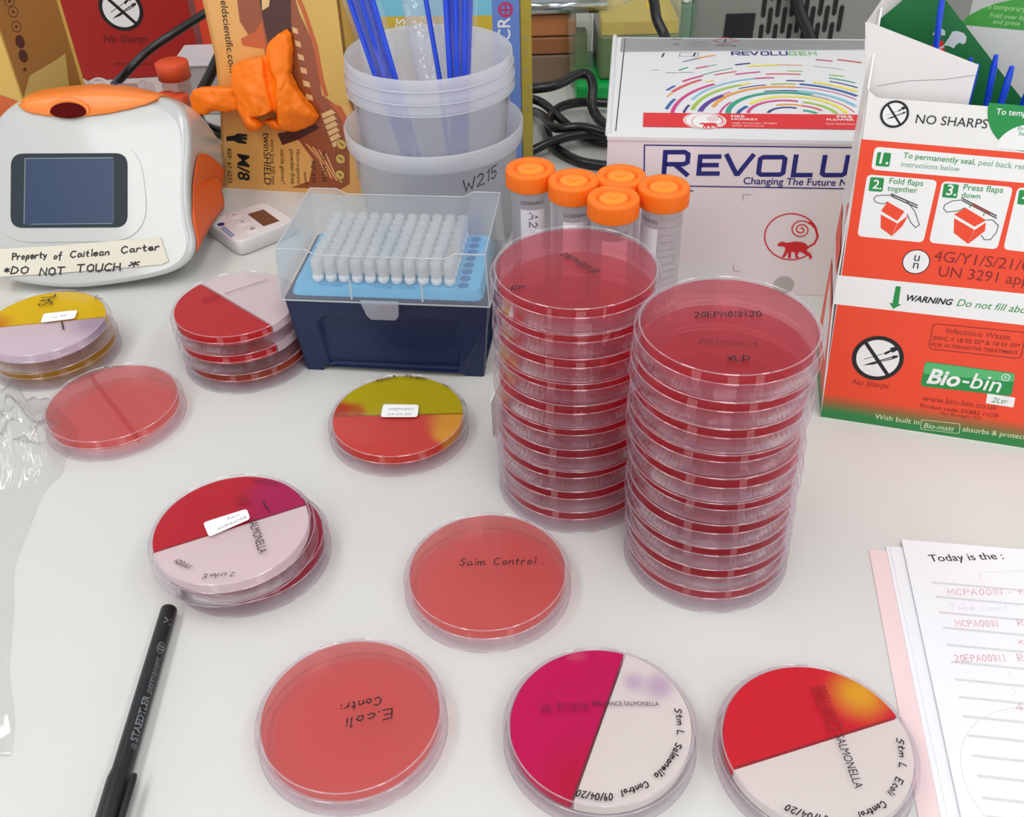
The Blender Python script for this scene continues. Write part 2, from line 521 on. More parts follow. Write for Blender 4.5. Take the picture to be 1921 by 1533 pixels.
# ================================================================== lamps
TUBE = bpy.data.materials.new('lamp_diffuser'); TUBE.use_nodes = True
_nt = TUBE.node_tree; _nt.nodes.clear()
_e = _nt.nodes.new('ShaderNodeEmission'); _e.inputs[0].default_value = (1.0, .992, .98, 1); _e.inputs[1].default_value = 7.0
_o = _nt.nodes.new('ShaderNodeOutputMaterial'); _nt.links.new(_e.outputs[0], _o.inputs[0])
LAMPS = [(-900, 500, 300, 1250), (150, -150, 300, 1250), (-900, -900, 300, 1250), (1000, 300, 200, 1200), (1000, -1000, 300, 1250)]
for x, y, w, l in LAMPS:
    t = thing('ceiling_light', 'fluorescent ceiling panel above the lab bench, out of the picture', 'light', (x, y, 1570), 'ceiling lights')
    b = MB(); b.box((x, y, 1590), (w+40, l+40, 20), WHITE); b.build('housing', t)
    b = MB(); b.box((x, y, 1576), (w, l, 8), TUBE); b.build('diffuser', t)
wd = bpy.data.worlds.new('room_ambience'); SC.world = wd; wd.use_nodes = True
wd.node_tree.nodes['Background'].inputs[0].default_value = (.93, .96, 1.0, 1)
wd.node_tree.nodes['Background'].inputs[1].default_value = 1.0

cam = bpy.data.cameras.new('camera'); co = bpy.data.objects.new('camera', cam); COL.objects.link(co)
cam.sensor_fit = 'HORIZONTAL'; cam.sensor_width = 36; cam.lens = FPX/IW*36; cam.clip_start = .01; cam.clip_end = 50
R = Matrix((CR, CU, -_fw)).transposed().to_4x4()
co.matrix_world = Matrix.Translation(CAM*MM) @ R
SC.camera = co
SC.view_settings.view_transform = 'Standard'; SC.view_settings.look = 'None'; SC.view_settings.gamma = 1
SC.view_settings.use_curve_mapping = False
SC.view_settings.exposure = 0.05
cy = SC.cycles
cy.transparent_max_bounces = 90; cy.max_bounces = 14; cy.transmission_bounces = 10; cy.diffuse_bounces = 5; cy.glossy_bounces = 5
cy.use_denoising = True
cy.caustics_reflective = False; cy.caustics_refractive = False
# ================================================================== petri dishes
H = 15.0      # height of one closed dish
RB = 43.2     # dish, standing upside down so the gel hangs under its top
RLID = 45.6


def dish_base(parent, m=None):
    b = MB(); m = m or STYR
    # closed solid profile: rim ring on top, floor, outer wall, inner wall
    prof = [(0.01, 14.45), (RB-2.2, 14.45), (RB-1.9, 14.95), (RB-.5, 14.95), (RB, 14.5), (RB, 1.7), (RB-1.0, 1.7), (RB-1.0, 13.5), (0.01, 13.5)]
    b.lathe(prof, m, 80, smooth=True)
    b.lathe([(RB-.75, 14.55), (RB-.3, 14.98), (RB+.12, 14.6), (RB-.3, 14.3)], RIMP, 80, close=True)
    o = b.build('dish_base', parent, local=True, bevel=0)
    for p in o.data.polygons:
        p.use_smooth = abs(p.normal.z) < .5
    return o


def dish_lid(parent, m=None):
    b = MB(); m = m or STYL
    prof = [(0.01, 0.15), (RLID-.6, 0.15), (RLID, .7), (RLID, 10.6), (RLID-.4, 11.0), (RLID-1.0, 10.6), (RLID-1.0, 1.1), (0.01, 1.1)]
    b.lathe(prof, m, 80, smooth=True)
    for zz, rr_ in ((10.8, RLID-.5), (.55, RLID-.25)):
        b.lathe([(rr_-.4, zz), (rr_, zz+.22), (rr_+.3, zz), (rr_, zz-.25)], RIMP, 80, close=True)
    o = b.build('dish_lid', parent, local=True)
    for p in o.data.polygons:
        p.use_smooth = abs(p.normal.z) < .5
    return o


def gel(parent, m, name='agar', th=None, r=42.0, z0=7.3, z1=13.4):
    """whole disc, or the half to the left of direction th"""
    b = MB()
    if th is None:
        pts = [(r*math.cos(2*PI*i/80), r*math.sin(2*PI*i/80)) for i in range(80)]
    else:
        pts = [(r*math.cos(th+PI*i/48), r*math.sin(th+PI*i/48)) for i in range(49)]
        n = Vector((-math.sin(th), math.cos(th)))*.7
        pts = [(x+n.x, y+n.y) if i in (0, 48) else (x, y) for i, (x, y) in enumerate(pts)]
    b.prism([(x, y, z0) for x, y in pts], [(x, y, z1) for x, y in pts], m)
    return b.build(name, parent, local=True)


def divider(parent, th, m=None):
    b = MB(); b.box((0, 0, 9.2), (2*41.9, 1.1, 8.2), m or STYL, rz=th); return b.build('divider', parent, local=True)


TOP = 15.03
FLATZ = Plane((0, 0, TOP), (1, 0, 0), (0, 1, 0))


class DP(Plane):
    """top face of a dish standing with its centre at c and its foot at height z (local coordinates of the dish)"""
    def __init__(s, c, z):
        s.c = Vector((c[0], c[1], 0)); s.z = z
        s.o = Vector((0, 0, TOP)); s.u = Vector((1, 0, 0)); s.v = Vector((0, 1, 0)); s.n = Vector((0, 0, 1))

    def px(s, x, y):
        q = at(x, y, s.z+TOP)-s.c
        return (q.x, q.y)


def arc_fn(R, th0):
    return lambda a, b_, h: Vector(((R+b_)*math.cos(th0-a/R), (R+b_)*math.sin(th0-a/R), TOP+h-.1))


def ang(dp, p0, p1):
    a = Vector(dp.px(*p0)); b_ = Vector(dp.px(*p1)); d = b_-a
    return math.atan2(d.y, d.x)


def sticker(parent, dp, corners, lines):
    b = MB(); q = [dp.px(*c) for c in corners]
    b.rrect(dp, q, 2.2, PAPERW, h=.25)
    b.rrect(dp, q, 2.2, PAPERW, h=.08)
    for (t, f0, f1, hh) in lines:      # fractions along the sticker
        def mix(u, v):
            a = Vector(q[3])*(1-u)+Vector(q[2])*u; c = Vector(q[0])*(1-u)+Vector(q[1])*u
            return tuple(a*(1-v)+c*v)
        b.hand(dp, t, mix(*f0), mix(*f1), hh, INK, w=.22, h=.32, px=False)
    return b.build('label', parent, local=True)


def ink(parent, mb, name='handwriting'):
    if mb.v:
        return mb.build(name, parent, local=True)


# ---------------------------------------------------------------- the two tall stacks
proto = thing('petri_dish', 'clear petri dish of red agar, topmost of the left tall stack', 'petri dish', (35.9, 467.1, 0), 'red agar dishes in the left tall stack')
dish_base(proto); gel(proto, XLDS); dish_lid(proto)
ORD = ['topmost', 'second from the top', 'third from the top', 'fourth from the top', 'fifth from the top', 'sixth from the top', 'fifth from the bottom', 'fourth from the bottom', 'third from the bottom', 'second from the bottom', 'bottom']
ORD10 = ORD[:5]+['fifth from the bottom', 'fourth from the bottom', 'third from the bottom', 'second from the bottom', 'lowest']
rs = random.Random(5)
# offsets (x, y) of each dish from top to bottom
LOFF = [(0, 0), (.6, .4), (.2, -.4), (.9, .6), (-.4, -.2), (.1, .3), (.3, -.8), (-.4, -.6), (.3, -1.6), (.6, -2.4)]
ROFF = [(0, 0), (-1.0, -.6), (-.4, -1.4), (-1.2, -.8), (-.2, -2.6), (.9, -2.2), (-.2, -3.4), (.6, -4.2), (.6, -5.2), (1.0, -6.2)]
PITCHZ = 15.1
for k in range(10):
    x, y = 35.9+LOFF[k][0], 467.1+LOFF[k][1]; z = (9-k)*PITCHZ
    if k == 0:
        d = proto; d.location = Vector((x, y, z))*MM; ORG[d.name] = Vector((x, y, z))
    else:
        d = dup(proto, (x, y, z), rs.uniform(0, 6), 'clear petri dish of red agar, %s of the left tall stack' % ORD10[k])
    if k == 0:
        TOPL = d
    if k == 1:
        SECL = d
for k in range(10):
    x, y = 105.5+ROFF[k][0], 408.4+ROFF[k][1]; z = (9-k)*PITCHZ+.6
    if k == 9:
        z = .6
    d = dup(proto, (x, y, z-.6), rs.uniform(0, 6), 'clear petri dish of red agar, %s of the right tall stack%s' % (ORD10[k], ''), 'red agar dishes in the right tall stack')
    if k == 0:
        TOPR = d; d.rotation_euler = (0, 0, 0)
    if k == 1:
        SECR = d; d.rotation_euler = (0, 0, 0)
# writing on the uppermost dishes
dp = DP((35.9, 467.1), 9*PITCHZ); b = MB()
b.hand(dp, '20EPM011N.10', (1050, 479), (1113, 513), 4.2, INK, w=.6)
ink(TOPL, b); b = MB()
b.hand(dp, 'EP', (960, 545), (984, 543), 3.5, INK, w=.65)
ink(TOPL, b)
dp = DP((105.5, 408.4), 9*PITCHZ); b = MB()
b.hand(dp, '20EPM011N.20', (1304, 596), (1428, 594), 4.6, INK, w=.65)
ink(TOPR, b); b = MB()
b.hand(dp, 'XLD', (1365, 678), (1406, 676), 3.6, INK, w=.7)
ink(TOPR, b)
dp = DP((104.5, 407.8), 8*PITCHZ); b = MB()
b.hand(dp, '20EPM011N.19', (1310, 645), (1420, 652), 4.0, INK, w=.6)
ink(SECR, b)

# ---------------------------------------------------------------- single red dishes lying on the bench
def red_single(c, label):
    d = dup(proto, (c[0], c[1], 0), 0, label, 'single red agar dishes on the bench')
    for ch in [x for x in bpy.data.objects if x.parent == d and x.name.startswith(('handwriting', 'agar'))]:
        bpy.data.objects.remove(ch)
    gel(d, XLD)
    return d


d = red_single((-16.2, 380.7), 'single red petri dish before the tall stacks with one line of handwriting')
dp = DP((-16.2, 380.7), 0); b = MB()
b.hand(dp, 'Salm. Control .', (861, 1062), (1018, 1058), 5.2, INK, w=.58); ink(d, b)
d = red_single((-81, 292.4), 'single red petri dish with two lines of upside-down handwriting')
dp = DP((-81, 292.4), 0); b = MB()
b.hand(dp, 'E.coli', (735, 1330), (651, 1349), 5.0, INK, w=.7)
b.hand(dp, 'Contr:', (716, 1307), (640, 1322), 4.6, INK, w=.65); ink(d, b)
d = red_single((-266.1, 542.1), 'single red petri dish without handwriting, beside the crumpled clear film')
dp = DP((-266.1, 542.1), 0)
th = ang(dp, (205, 722), (268, 802)); divider(d, th, clear('red_rib', (250, 226, 224), haze=.05, hazecol=(200, 80, 80), lo=.01, hi=.1))
b = MB(); b.hand(dp, 'w-u', (195, 690), (226, 688), 1.6, INK, w=.7); ink(d, b)

# ---------------------------------------------------------------- divided dishes
def biplate(c, z, label, halves, p0, p1, group=None, name='petri_dish', whole=None):
    d = thing(name, label, 'petri dish', (c[0], c[1], z), group)
    dp = DP(c, z)
    dish_base(d); dish_lid(d)
    if whole:
        gel(d, whole)
        return d, dp, 0
    th = ang(dp, p0, p1)
    gel(d, halves[0], 'agar', th)
    gel(d, halves[1], 'agar', th+PI)
    divider(d, th)
    return d, dp, th


WGEL = agar('white_gel', (244, 238, 232), (255, 252, 250), .8)
WPINK = agar('pinkish_white_gel', (244, 228, 228), (255, 250, 250), .75)

# magenta and white
c = (36.5, 282.2); dp = DP(c, 0)
sp = dp.px(1235, 1282); sp2 = dp.px(1190, 1275)
d, dp, th = biplate(c, 0, 'divided petri dish, left half magenta and right half white', (
    agar('magenta_gel', (222, 16, 104), (250, 80, 150), .8, spots=[(-10, -34, 4, 34, (212, 22, 72))]),
    agar('white_gel_lilac', (244, 238, 232), (255, 252, 250), .8, spots=[(sp[0], sp[1], 1, 11, (214, 192, 214)), (sp2[0], sp2[1], 1, 9, (216, 196, 216))])), (1075, 1490), (1170, 1225))
b = MB()
DARKM = mat('stamp_on_magenta', (120, 6, 50), .5)
b.text(dp, 'BRILLIANCE SALMONELLA', (1112, 1324), (1236, 1325), INK, hs=1.3)
b.text(dp, 'PO 0371K', (1046, 1334), (1106, 1334), DARKM, hs=1.8)
b.text(dp, 'H9', (1016, 1338), (1034, 1338), DARKM, hs=1.6)
f = arc_fn(36.5, 0)
tc = Vector(dp.px(1262, 1330)); a0 = math.atan2(tc.y, tc.x)
b.hand(dp, 'Stm L', (0, 0), (14, 0), 3.0, INK, w=.55, px=False, fn=arc_fn(35.5, a0))
b.hand(dp, 'Salmonella', (0, 0), (20, 0), 3.0, INK, w=.62, px=False, fn=arc_fn(35.5, a0-.52))
b.hand(dp, 'Control', (0, 0), (12, 0), 3.0, INK, w=.58, px=False, fn=arc_fn(36, a0-1.22))
b.hand(dp, '09/04/20', (0, 0), (15, 0), 3.2, INK, w=.55, px=False, fn=arc_fn(37, a0-1.67))
ink(d, b, 'writing')

# red with a yellow patch, and white
c = (133.9, 268.3); dp = DP(c, 0); s1 = dp.px(1610, 1298); s2 = dp.px(1590, 1330)
d, dp, th = biplate(c, 0, 'divided petri dish, upper half red with a yellow patch and lower half white', (
    WGEL, agar('red_yellow_gel', (232, 40, 58), (250, 110, 110), .8, spots=[(s1[0], s1[1], 5, 19, (240, 160, 54)), (s1[0], s1[1], 2, 11, (246, 190, 46))])), (1676, 1338), (1375, 1432))
b = MB(); DARKR = mat('stamp_on_red', (150, 16, 26), .5)
b.text(dp, 'BRILLIANCE', (1520, 1290), (1556, 1374), DARKR, hs=2.2)
b.text(dp, 'SALMONELLA', (1566, 1380), (1604, 1480), INK, hs=1.3)
tc = Vector(dp.px(1682, 1385)); a0 = math.atan2(tc.y, tc.x)
b.hand(dp, 'Stm L', (0, 0), (15, 0), 3.0, INK, w=.55, px=False, fn=arc_fn(35.5, a0))
b.hand(dp, 'E.coli', (0, 0), (9, 0), 3.0, INK, w=.55, px=False, fn=arc_fn(35.5, a0-.58))
b.hand(dp, 'Control', (0, 0), (13, 0), 3.0, INK, w=.58, px=False, fn=arc_fn(36.5, a0-.98))
b.hand(dp, '09/04/20', (0, 0), (17, 0), 3.2, INK, w=.55, px=False, fn=arc_fn(37, a0-1.7))
ink(d, b, 'writing')

# pair: red and magenta with a white label, over a magenta dish
d, dp, th = biplate((-151.5, 409.5), 0, 'magenta petri dish underneath the labelled red and white dish', None, 0, 0, whole=agar('pink_under_gel', (206, 60, 96), (236, 130, 150), .35))
c = (-156.5, 403.7); dp = DP(c, 15.1); s1 = dp.px(530, 930); s2 = dp.px(480, 900)
d, dp, th = biplate(c, 15.1, 'red and white petri dish with white sticker, stacked just beyond the pen', (
    WPINK, agar('red_magenta_gel', (214, 30, 50), (240, 100, 110), .78, spots=[(s1[0], s1[1], 12, 32, (196, 20, 96))])), (568, 941), (283, 1030))
sticker(d, dp, [(381, 981), (463, 955), (470, 974), (392, 1008)], [('N11PAN105', (.25, .18), (.92, .2), 1.6), ('Spn', (.5, .62), (.78, .64), 1.5)])
b = MB()
b.text(dp, 'SALMONELLA', (466, 978), (486, 1040), INK, hs=1.5)
b.text(dp, 'MEP', (438, 935), (452, 950), DARKR, hs=1.8)
b.hand(dp, 'ADDAN', (325, 1055), (352, 1068), 3.2, INK, w=.4)
b.hand(dp, '2 crAn E', (440, 1074), (382, 1078), 3.0, INK, w=.4)
b.hand(dp, '(', (492, 940), (505, 956), 3.0, INK, w=.6)
b.ribbon(dp, [dp.px(*q) for q in ((494, 940), (498, 950), (505, 957))], .7, INK)
b.hand(dp, 'wnru', (474, 902), (520, 908), 2.2, DARKM, w=.7)
ink(d, b, 'writing')

# olive-yellow over orange-red, single
c = (-74, 518.7); dp = DP(c, 0)
YG = agar('olive_gel', (206, 192, 16), (240, 230, 90), .8, spots=[(*dp.px(655, 770), 6, 13, (206, 110, 40)), (*dp.px(630, 765), 4, 14, (200, 70, 40))])
OR = agar('orange_red_gel', (232, 78, 64), (250, 150, 130), .75, spots=[(*dp.px(862, 790), 10, 26, (244, 180, 46)), (*dp.px(835, 812), 4, 12, (244, 186, 54))])
d, dp, th = biplate(c, 0, 'half olive yellow, half orange red petri dish in front of the blue tip box', (YG, OR), (624, 778), (868, 773))
sticker(d, dp, [(719, 759), (786, 760), (783, 783), (714, 783)], [('20EPM020', (.18, .55), (.85, .57), 1.7), ('09.04.20', (.18, .15), (.8, .17), 1.4)])
b = MB(); DARKY = mat('ink_on_yellow', (70, 56, 12), .5)
b.hand(dp, 'dann.8', (706, 716), (742, 708), 2.4, DARKY, w=.6)
b.hand(dp, 'Stuemr', (758, 707), (800, 712), 2.6, DARKY, w=.6)
b.hand(dp, '-', (826, 720), (838, 728), 2.2, DARKY, w=.6)
b.hand(dp, 'l', (858, 742), (863, 752), 2.2, DARKY, w=.5)
ink(d, b)

# yellow pair at the left edge
q = at(82, 602, 30.1); c = (q.x, q.y)
YEL = agar('yellow_gel', (250, 218, 30), (250, 226, 110), .75, spots=[(-40, -2, 4, 22, (222, 140, 40))])
d, dp, th = biplate((c[0]+1, c[1]+1), 0, 'yellow petri dish underneath the yellow and lilac dish at the left edge', None, 0, 0, whole=agar('yellow_under_gel', (220, 178, 30), (244, 216, 110), .35))
dp = DP(c, 15.1)
d, dp, th = biplate(c, 15.1, 'half yellow, half lilac petri dish stacked in front of the white instrument', (
    YEL, agar('lilac_gel', (240, 226, 236), (252, 246, 250), .75, spots=[(*dp.px(180, 600), 6, 26, (198, 182, 206))])), (5, 599), (203, 580))
sticker(d, dp, [(82, 589), (146, 582), (140, 598), (76, 606)], [('wn 05', (.3, .4), (.7, .42), 1.4)])
b = MB()
b.text(dp, 'SAL', (98, 572), (106, 552), DARKY, hs=1.6)
b.hand(dp, 'ur', (142, 545), (156, 547), 2.4, DARKY, w=.6)
b.hand(dp, 'V', (172, 556), (184, 563), 3.0, DARKY, w=.7)
b.ribbon(dp, [dp.px(*q) for q in ((116, 603), (119, 618))], 1.1, INK)
ink(d, b, 'writing')

# trio beside the tip box
q = at(441, 567, 45.2); c = (q.x, q.y)
d, dp, th = biplate((c[0]+3, c[1]-2), 0, 'orange petri dish lowest of three beside the blue tip box', None, 0, 0, whole=agar('orange_under_gel', (206, 84, 44), (236, 150, 110), .4))
dp = DP((c[0]+1, c[1]-1), 15.1)
REDH = agar('red_half_gel', (214, 20, 26), (240, 90, 90), .8)
d, dp, th = biplate((c[0]+1, c[1]-1), 15.1, 'red and white petri dish, middle of three beside the blue tip box', (REDH, WPINK), (511, 612), (370, 527))
dp = DP(c, 30.2)
d, dp, th = biplate(c, 30.2, 'half red, half pale petri dish, topmost of three beside the blue tip box', (REDH, WPINK), (511, 611), (370, 527))
b = MB()
b.text(dp, 'BRILLIANCE SALMONELLA', (424, 552), (503, 526), INK, hs=1.0)
b.text(dp, 'PO371', (382, 566), (414, 556), DARKR, hs=1.6)
ink(d, b, 'writing')
# ================================================================== white kit carton with the printed lid
RY = math.radians(-7.0)
RU = Vector((math.cos(RY), math.sin(RY), 0)); RN = Vector((-math.sin(RY), math.cos(RY), 0))
RFL = Vector((74.1, 687.8, 0)); RH = 126.0; RW = 280.0
_tb = at(1160, 70, RH)-RFL
RD = _tb.dot(RN)
kit = thing('kit_box', 'white cardboard kit carton with red monkey emblem and coloured arcs on its lid', 'box', tuple(RFL))
PF = Plane(RFL, RU, (0, 0, 1)); PTOP = Plane(RFL+Vector((0, 0, RH)), RU, RN)
KITW = mat('kit_card', (242, 231, 234), .5, spec=.4); KITL = mat('kit_card_gloss', (232, 230, 232), .3, coat=.3)
NAVY = mat('navy_print', (30, 34, 122), .45); REDP = mat('red_print', (222, 34, 40), .45)
GREYL = mat('grey_print', (150, 146, 148), .5)
b = MB()
b.box(RFL+RU*(RW/2)+RN*(RD/2)+Vector((0, 0, (RH-2)/2)), (RW, RD, RH-2.5), KITW, rz=RY)
b.ppoly(PF, [(1275, 486), (1300, 496), (1335, 496), (1368, 484), (1367, 545), (1268, 542)], WHITE)  # plain white patch low on the front panel
# frame and name
b.ribbon(PF, [PF.px(1300, 358), PF.px(1208, 353), PF.px(1209, 272), PF.px(1768, 279), PF.px(1762, 361)], .9, NAVY)
b.ribbon(PF, [PF.px(1290, 349), PF.px(1762, 357)], .9, NAVY)


def block(mb, pl, ch, x0, x1, yt, yb, m, w):
    """block capital filling the pixel box x0..x1, yt..yb on the face"""
    bl = pl.px(x0, yb); br = pl.px(x1, yb); tl = pl.px(x0, yt)
    W = br[0]-bl[0]; Hh = tl[1]-bl[1]
    sl = (br[1]-bl[1])/max(W, .1)
    mx = max(q[0] for st in BLOCK[ch] for q in st)
    for st in BLOCK[ch]:
        mb.ribbon(pl, [(bl[0]+q[0]/mx*W, bl[1]+q[1]*Hh+sl*q[0]/mx*W) for q in st], w, m, h=.2)


LET = [('R', 1240, 1289, 282, 328), ('E', 1306, 1347, 291, 328), ('V', 1358, 1408, 291, 329), ('O', 1417, 1468, 292, 330), ('L', 1483, 1521, 292, 331), ('U', 1536, 1584, 293, 331), ('G', 1598, 1640, 293, 332), ('E', 1655, 1692, 294, 333), ('N', 1706, 1748, 294, 334)]
for ch, x0, x1, yt, yb in LET:
    block(b, PF, ch, x0, x1, yt, yb, NAVY, 3.4)
b.text(PF, 'Changing The Future N', (1394, 345), (1588, 349), NAVY, bold=.012)
b.ribbon(PF, [PF.px(1393, 376), PF.px(1394, 365), PF.px(1408, 365)], .5, GREYL)
b.ribbon(PF, [PF.px(1376, 498), PF.px(1376, 508), PF.px(1388, 509)], .5, GREYL)
b.disc(PF, PF.px(1470, 535), 8, mat('card_inside', (190, 184, 182), .6))


def monkey(mb, pl, cx, cy, sx, sy, m, w):
    """emblem: open ring, curled tail, walking monkey; cx, cy, sx, sy in pixels"""
    P = lambda x, y: pl.px(cx+x*sx, cy+y*sy)
    mb.ribbon(pl, [P(.98*math.cos(t), .98*math.sin(t)) for t in [0.25*PI+i*(1.62*PI)/60 for i in range(61)]], w, m)
    sp = []
    for i in range(70):
        t = i/69; r = .06+.34*t**1.1; a = 4.4*PI*t-0.6*PI
        sp.append((.36+r*math.cos(a), -.30+r*math.sin(a)))
    sp = sp[:]+[(.93, -.1), (.92, .16), (.78, .36), (.55, .5)]
    # the tail: from the coil out along the ring to the back
    mb.ribbon(pl, [P(*q) for q in sp[:70]], w*.9, m)
    mb.ribbon(pl, [P(.68, -.62), P(.9, -.34), P(.97, 0), P(.86, .28), P(.6, .46)], w*1.6, m)
    body = [(-.52, .32), (-.42, .24), (-.3, .2), (-.2, .26), (-.05, .24), (.15, .2), (.35, .22), (.55, .3), (.62, .45), (.56, .6), (.7, .72), (.78, .86), (.66, 1.0), (.66, .86), (.42, .7), (.3, .62), (.22, .8), (.3, .9), (.16, .92), (.12, .66), (0, .64), (-.02, .92), (-.12, .92), (-.12, .66), (-.24, .86), (-.36, .9), (-.24, .62), (-.22, .46), (-.34, .4), (-.46, .42)]
    mb.ppoly(pl, [(cx+x*sx, cy+y*sy) for x, y in body], m, h=.25)


monkey(b, PF, 1484.5, 444, 51, 44, REDP, 1.0)
o = b.build('carton_body', kit, bevel=.6)

b = MB()
b.box(RFL+RU*(RW/2)+RN*(RD/2)+Vector((0, 0, RH-.9)), (RW+.8, RD+.8, 1.8), KITL, rz=RY)
b.box(RFL+RU*(RW/2)-RN*.5+Vector((0, 0, RH-1.0)), (RW+1, 1.0, 2.6), KITL, rz=RY)
# folded edge on the left
e0 = RFL+Vector((0, 0, RH+.6)); e1 = e0+RN*RD
b.tube([e0+RN*3, e1], 2.0, KITL, 12)
b.add([PTOP.P(*PTOP.px(*q), .05) for q in ((1172, 72), (1174, 72), (1156, 246), (1154, 246))], [(0, 1, 2, 3)], BLACK)
PALETTE = {k: mat('print_'+k, v, .4) for k, v in dict(magenta=(208, 50, 130), navy=(40, 44, 120), lime=(160, 196, 62), purple=(88, 52, 150), orange=(240, 158, 60), teal=(40, 160, 130), grey=(190, 180, 182), red=(220, 76, 80), yellow=(240, 226, 70), blue=(36, 92, 160), lightblue=(130, 196, 216), green=(120, 190, 120)).items()}
Z5 = lambda x, y: (1130+x/3.694, y/3.694)
ctr = PTOP.px(*Z5(1325, 790)); ctr = (ctr[0], ctr[1]-3)
ARCS = [(485, 780, 770, 585, 'magenta', 3), (565, 780, 600, 730, 'navy', 2), (625, 760, 960, 590, 'lime', 3), (960, 590, 1020, 578, 'yellow', 2.4), (680, 770, 830, 665, 'purple', 4), (830, 660, 890, 638, 'magenta', 1),
 (770, 740, 1330, 605, 'orange', 3), (1330, 605, 1755, 690, 'magenta', 1.2), (870, 785, 1450, 660, 'teal', 4), (1450, 665, 1550, 685, 'grey', 3), (1550, 688, 1745, 780, 'red', 1), (1030, 720, 1690, 785, 'yellow', 3.2),
 (1010, 780, 1350, 703, 'magenta', 2.6), (1400, 710, 1620, 785, 'lime', 3), (1210, 730, 1390, 735, 'orange', 2.4), (1390, 735, 1515, 765, 'red', 2.4), (1150, 780, 1340, 750, 'navy', 2.4), (940, 785, 1000, 740, 'blue', 3), (815, 785, 890, 710, 'magenta', 1.6),
 (625, 690, 1060, 545, 'lightblue', 2.2), (1060, 545, 1185, 540, 'magenta', 2.2), (950, 615, 1130, 590, 'navy', 1.6), (1125, 635, 1260, 628, 'navy', 1.5), (1260, 628, 1360, 632, 'blue', 2.2), (1360, 632, 1750, 735, 'lightblue', 3.4), (1175, 585, 1335, 583, 'lime', 2),
 (1375, 585, 1757, 665, 'blue', 3.4), (1470, 572, 1760, 635, 'yellow', 3.2), (1280, 560, 1395, 563, 'navy', 2.2), (1580, 565, 1765, 608, 'navy', 1.8), (1140, 515, 1370, 517, 'red', 2), (925, 517, 1090, 500, 'magenta', 2.2), (780, 520, 925, 497, 'red', 1.8),
 (560, 565, 690, 527, 'magenta', 2.4), (690, 522, 900, 475, 'teal', 1), (490, 635, 680, 555, 'red', 3), (450, 670, 490, 640, 'orange', 1.4), (450, 625, 500, 597, 'blue', 2.4), (445, 755, 500, 690, 'blue', 2.6), (530, 488, 590, 470, 'teal', 1.6), (650, 475, 730, 460, 'magenta', 2), (730, 460, 790, 450, 'green', 1.2),
 (560, 430, 665, 405, 'navy', 1.2), (665, 403, 775, 385, 'orange', 2.2), (925, 450, 1020, 440, 'navy', 2.4), (1010, 460, 1210, 452, 'yellow', 2.8), (1210, 450, 1385, 455, 'orange', 1.2), (1285, 493, 1385, 495, 'lime', 1.4), (1485, 415, 1590, 425, 'magenta', 2.2), (1635, 415, 1790, 435, 'red', 2.6),
 (1575, 520, 1670, 530, 'lime', 2), (1575, 542, 1750, 575, 'teal', 1.8), (1465, 460, 1670, 485, 'grey', 1), (1400, 768, 1480, 785, 'teal', 3), (715, 568, 770, 560, 'yellow', 1.6)]
for x0, y0, x1, y1, colr, w in ARCS:
    a = Vector(PTOP.px(*Z5(x0, y0)))-Vector(ctr); q = Vector(PTOP.px(*Z5(x1, y1)))-Vector(ctr)
    r0, r1 = a.length, q.length; t0 = math.atan2(a.y, a.x); t1 = math.atan2(q.y, q.x)
    b.ribbon(PTOP, [(ctr[0]+(r0+(r1-r0)*i/20)*math.cos(t0+(t1-t0)*i/20), ctr[1]+(r0+(r1-r0)*i/20)*math.sin(t0+(t1-t0)*i/20)) for i in range(21)], w, PALETTE[colr], h=.2+.01*(ARCS.index((x0, y0, x1, y1, colr, w)) % 7))
b.ppoly(PTOP, [(1207, 212), (1740, 217), (1738, 246), (1206, 238.5)], REDP, h=.3)
b.disc(PTOP, PTOP.px(1322, 227), 15.5, WHITE, h=.35, r2=15.5)
b.ring(PTOP, PTOP.px(1322, 227), 14.2, .5, REDP, h=.4)
_pt = PTOP.off(.2); monkey(b, _pt, 1327, 228, 30, 14, REDP, .5)
b.text(PTOP, 'FIRE', (1372, 221), (1397, 221.3), WHITE, h=.4, bold=.02); b.text(PTOP, 'MONKEY', (1372, 226), (1423, 226.6), WHITE, h=.4, bold=.02)
b.text(PTOP, 'High Molecular Weight', (1374, 233), (1458, 233.5), WHITE, h=.4); b.text(PTOP, 'DNA Extraction', (1374, 238), (1433, 238.3), WHITE, h=.4)
b.text(PTOP, 'FIRE', (1571, 222), (1600, 222.3), WHITE, h=.4, bold=.02); b.text(PTOP, 'FLOWER', (1551, 227), (1603, 227.6), WHITE, h=.4, bold=.02)
b.text(PTOP, 'Size Selection', (1550, 234.5), (1605, 235), WHITE, h=.4)
for i, ch in enumerate('REVOLUGEN'):
    x0 = [1372, 1392, 1409, 1428, 1446, 1463, 1481, 1500, 1518][i]
    block(b, PTOP, ch, x0, x0+(17 if i == 0 else 14), 97, 104 if i else 104, NAVY if i < 6 else MATS['print_green'], 1.5)
for x0, x1, y in ((1222, 1236, 132), (1250, 1272, 137), (1274, 1300, 136)):
    b.ribbon(PTOP, [PTOP.px(x0, y), PTOP.px(x1, y)], .6, BLACK)
b.ribbon(PTOP, [PTOP.px(*q) for q in ((1274, 106), (1310, 106), (1310, 99), (1276, 99), (1274, 106))], .4, BLACK)
b.ribbon(PTOP, [PTOP.px(1242, 107), PTOP.px(1246, 100)], 1.4, BLACK); b.ribbon(PTOP, [PTOP.px(1301, 105), PTOP.px(1304, 100)], 1.4, BLACK)
b.build('carton_lid', kit)
b = MB(); TAPE = clear('tape_film', (246, 247, 247), haze=.2, hazecol=(176, 176, 178), lo=.05, hi=.5, rough=.16, bump=.1, bscale=90)
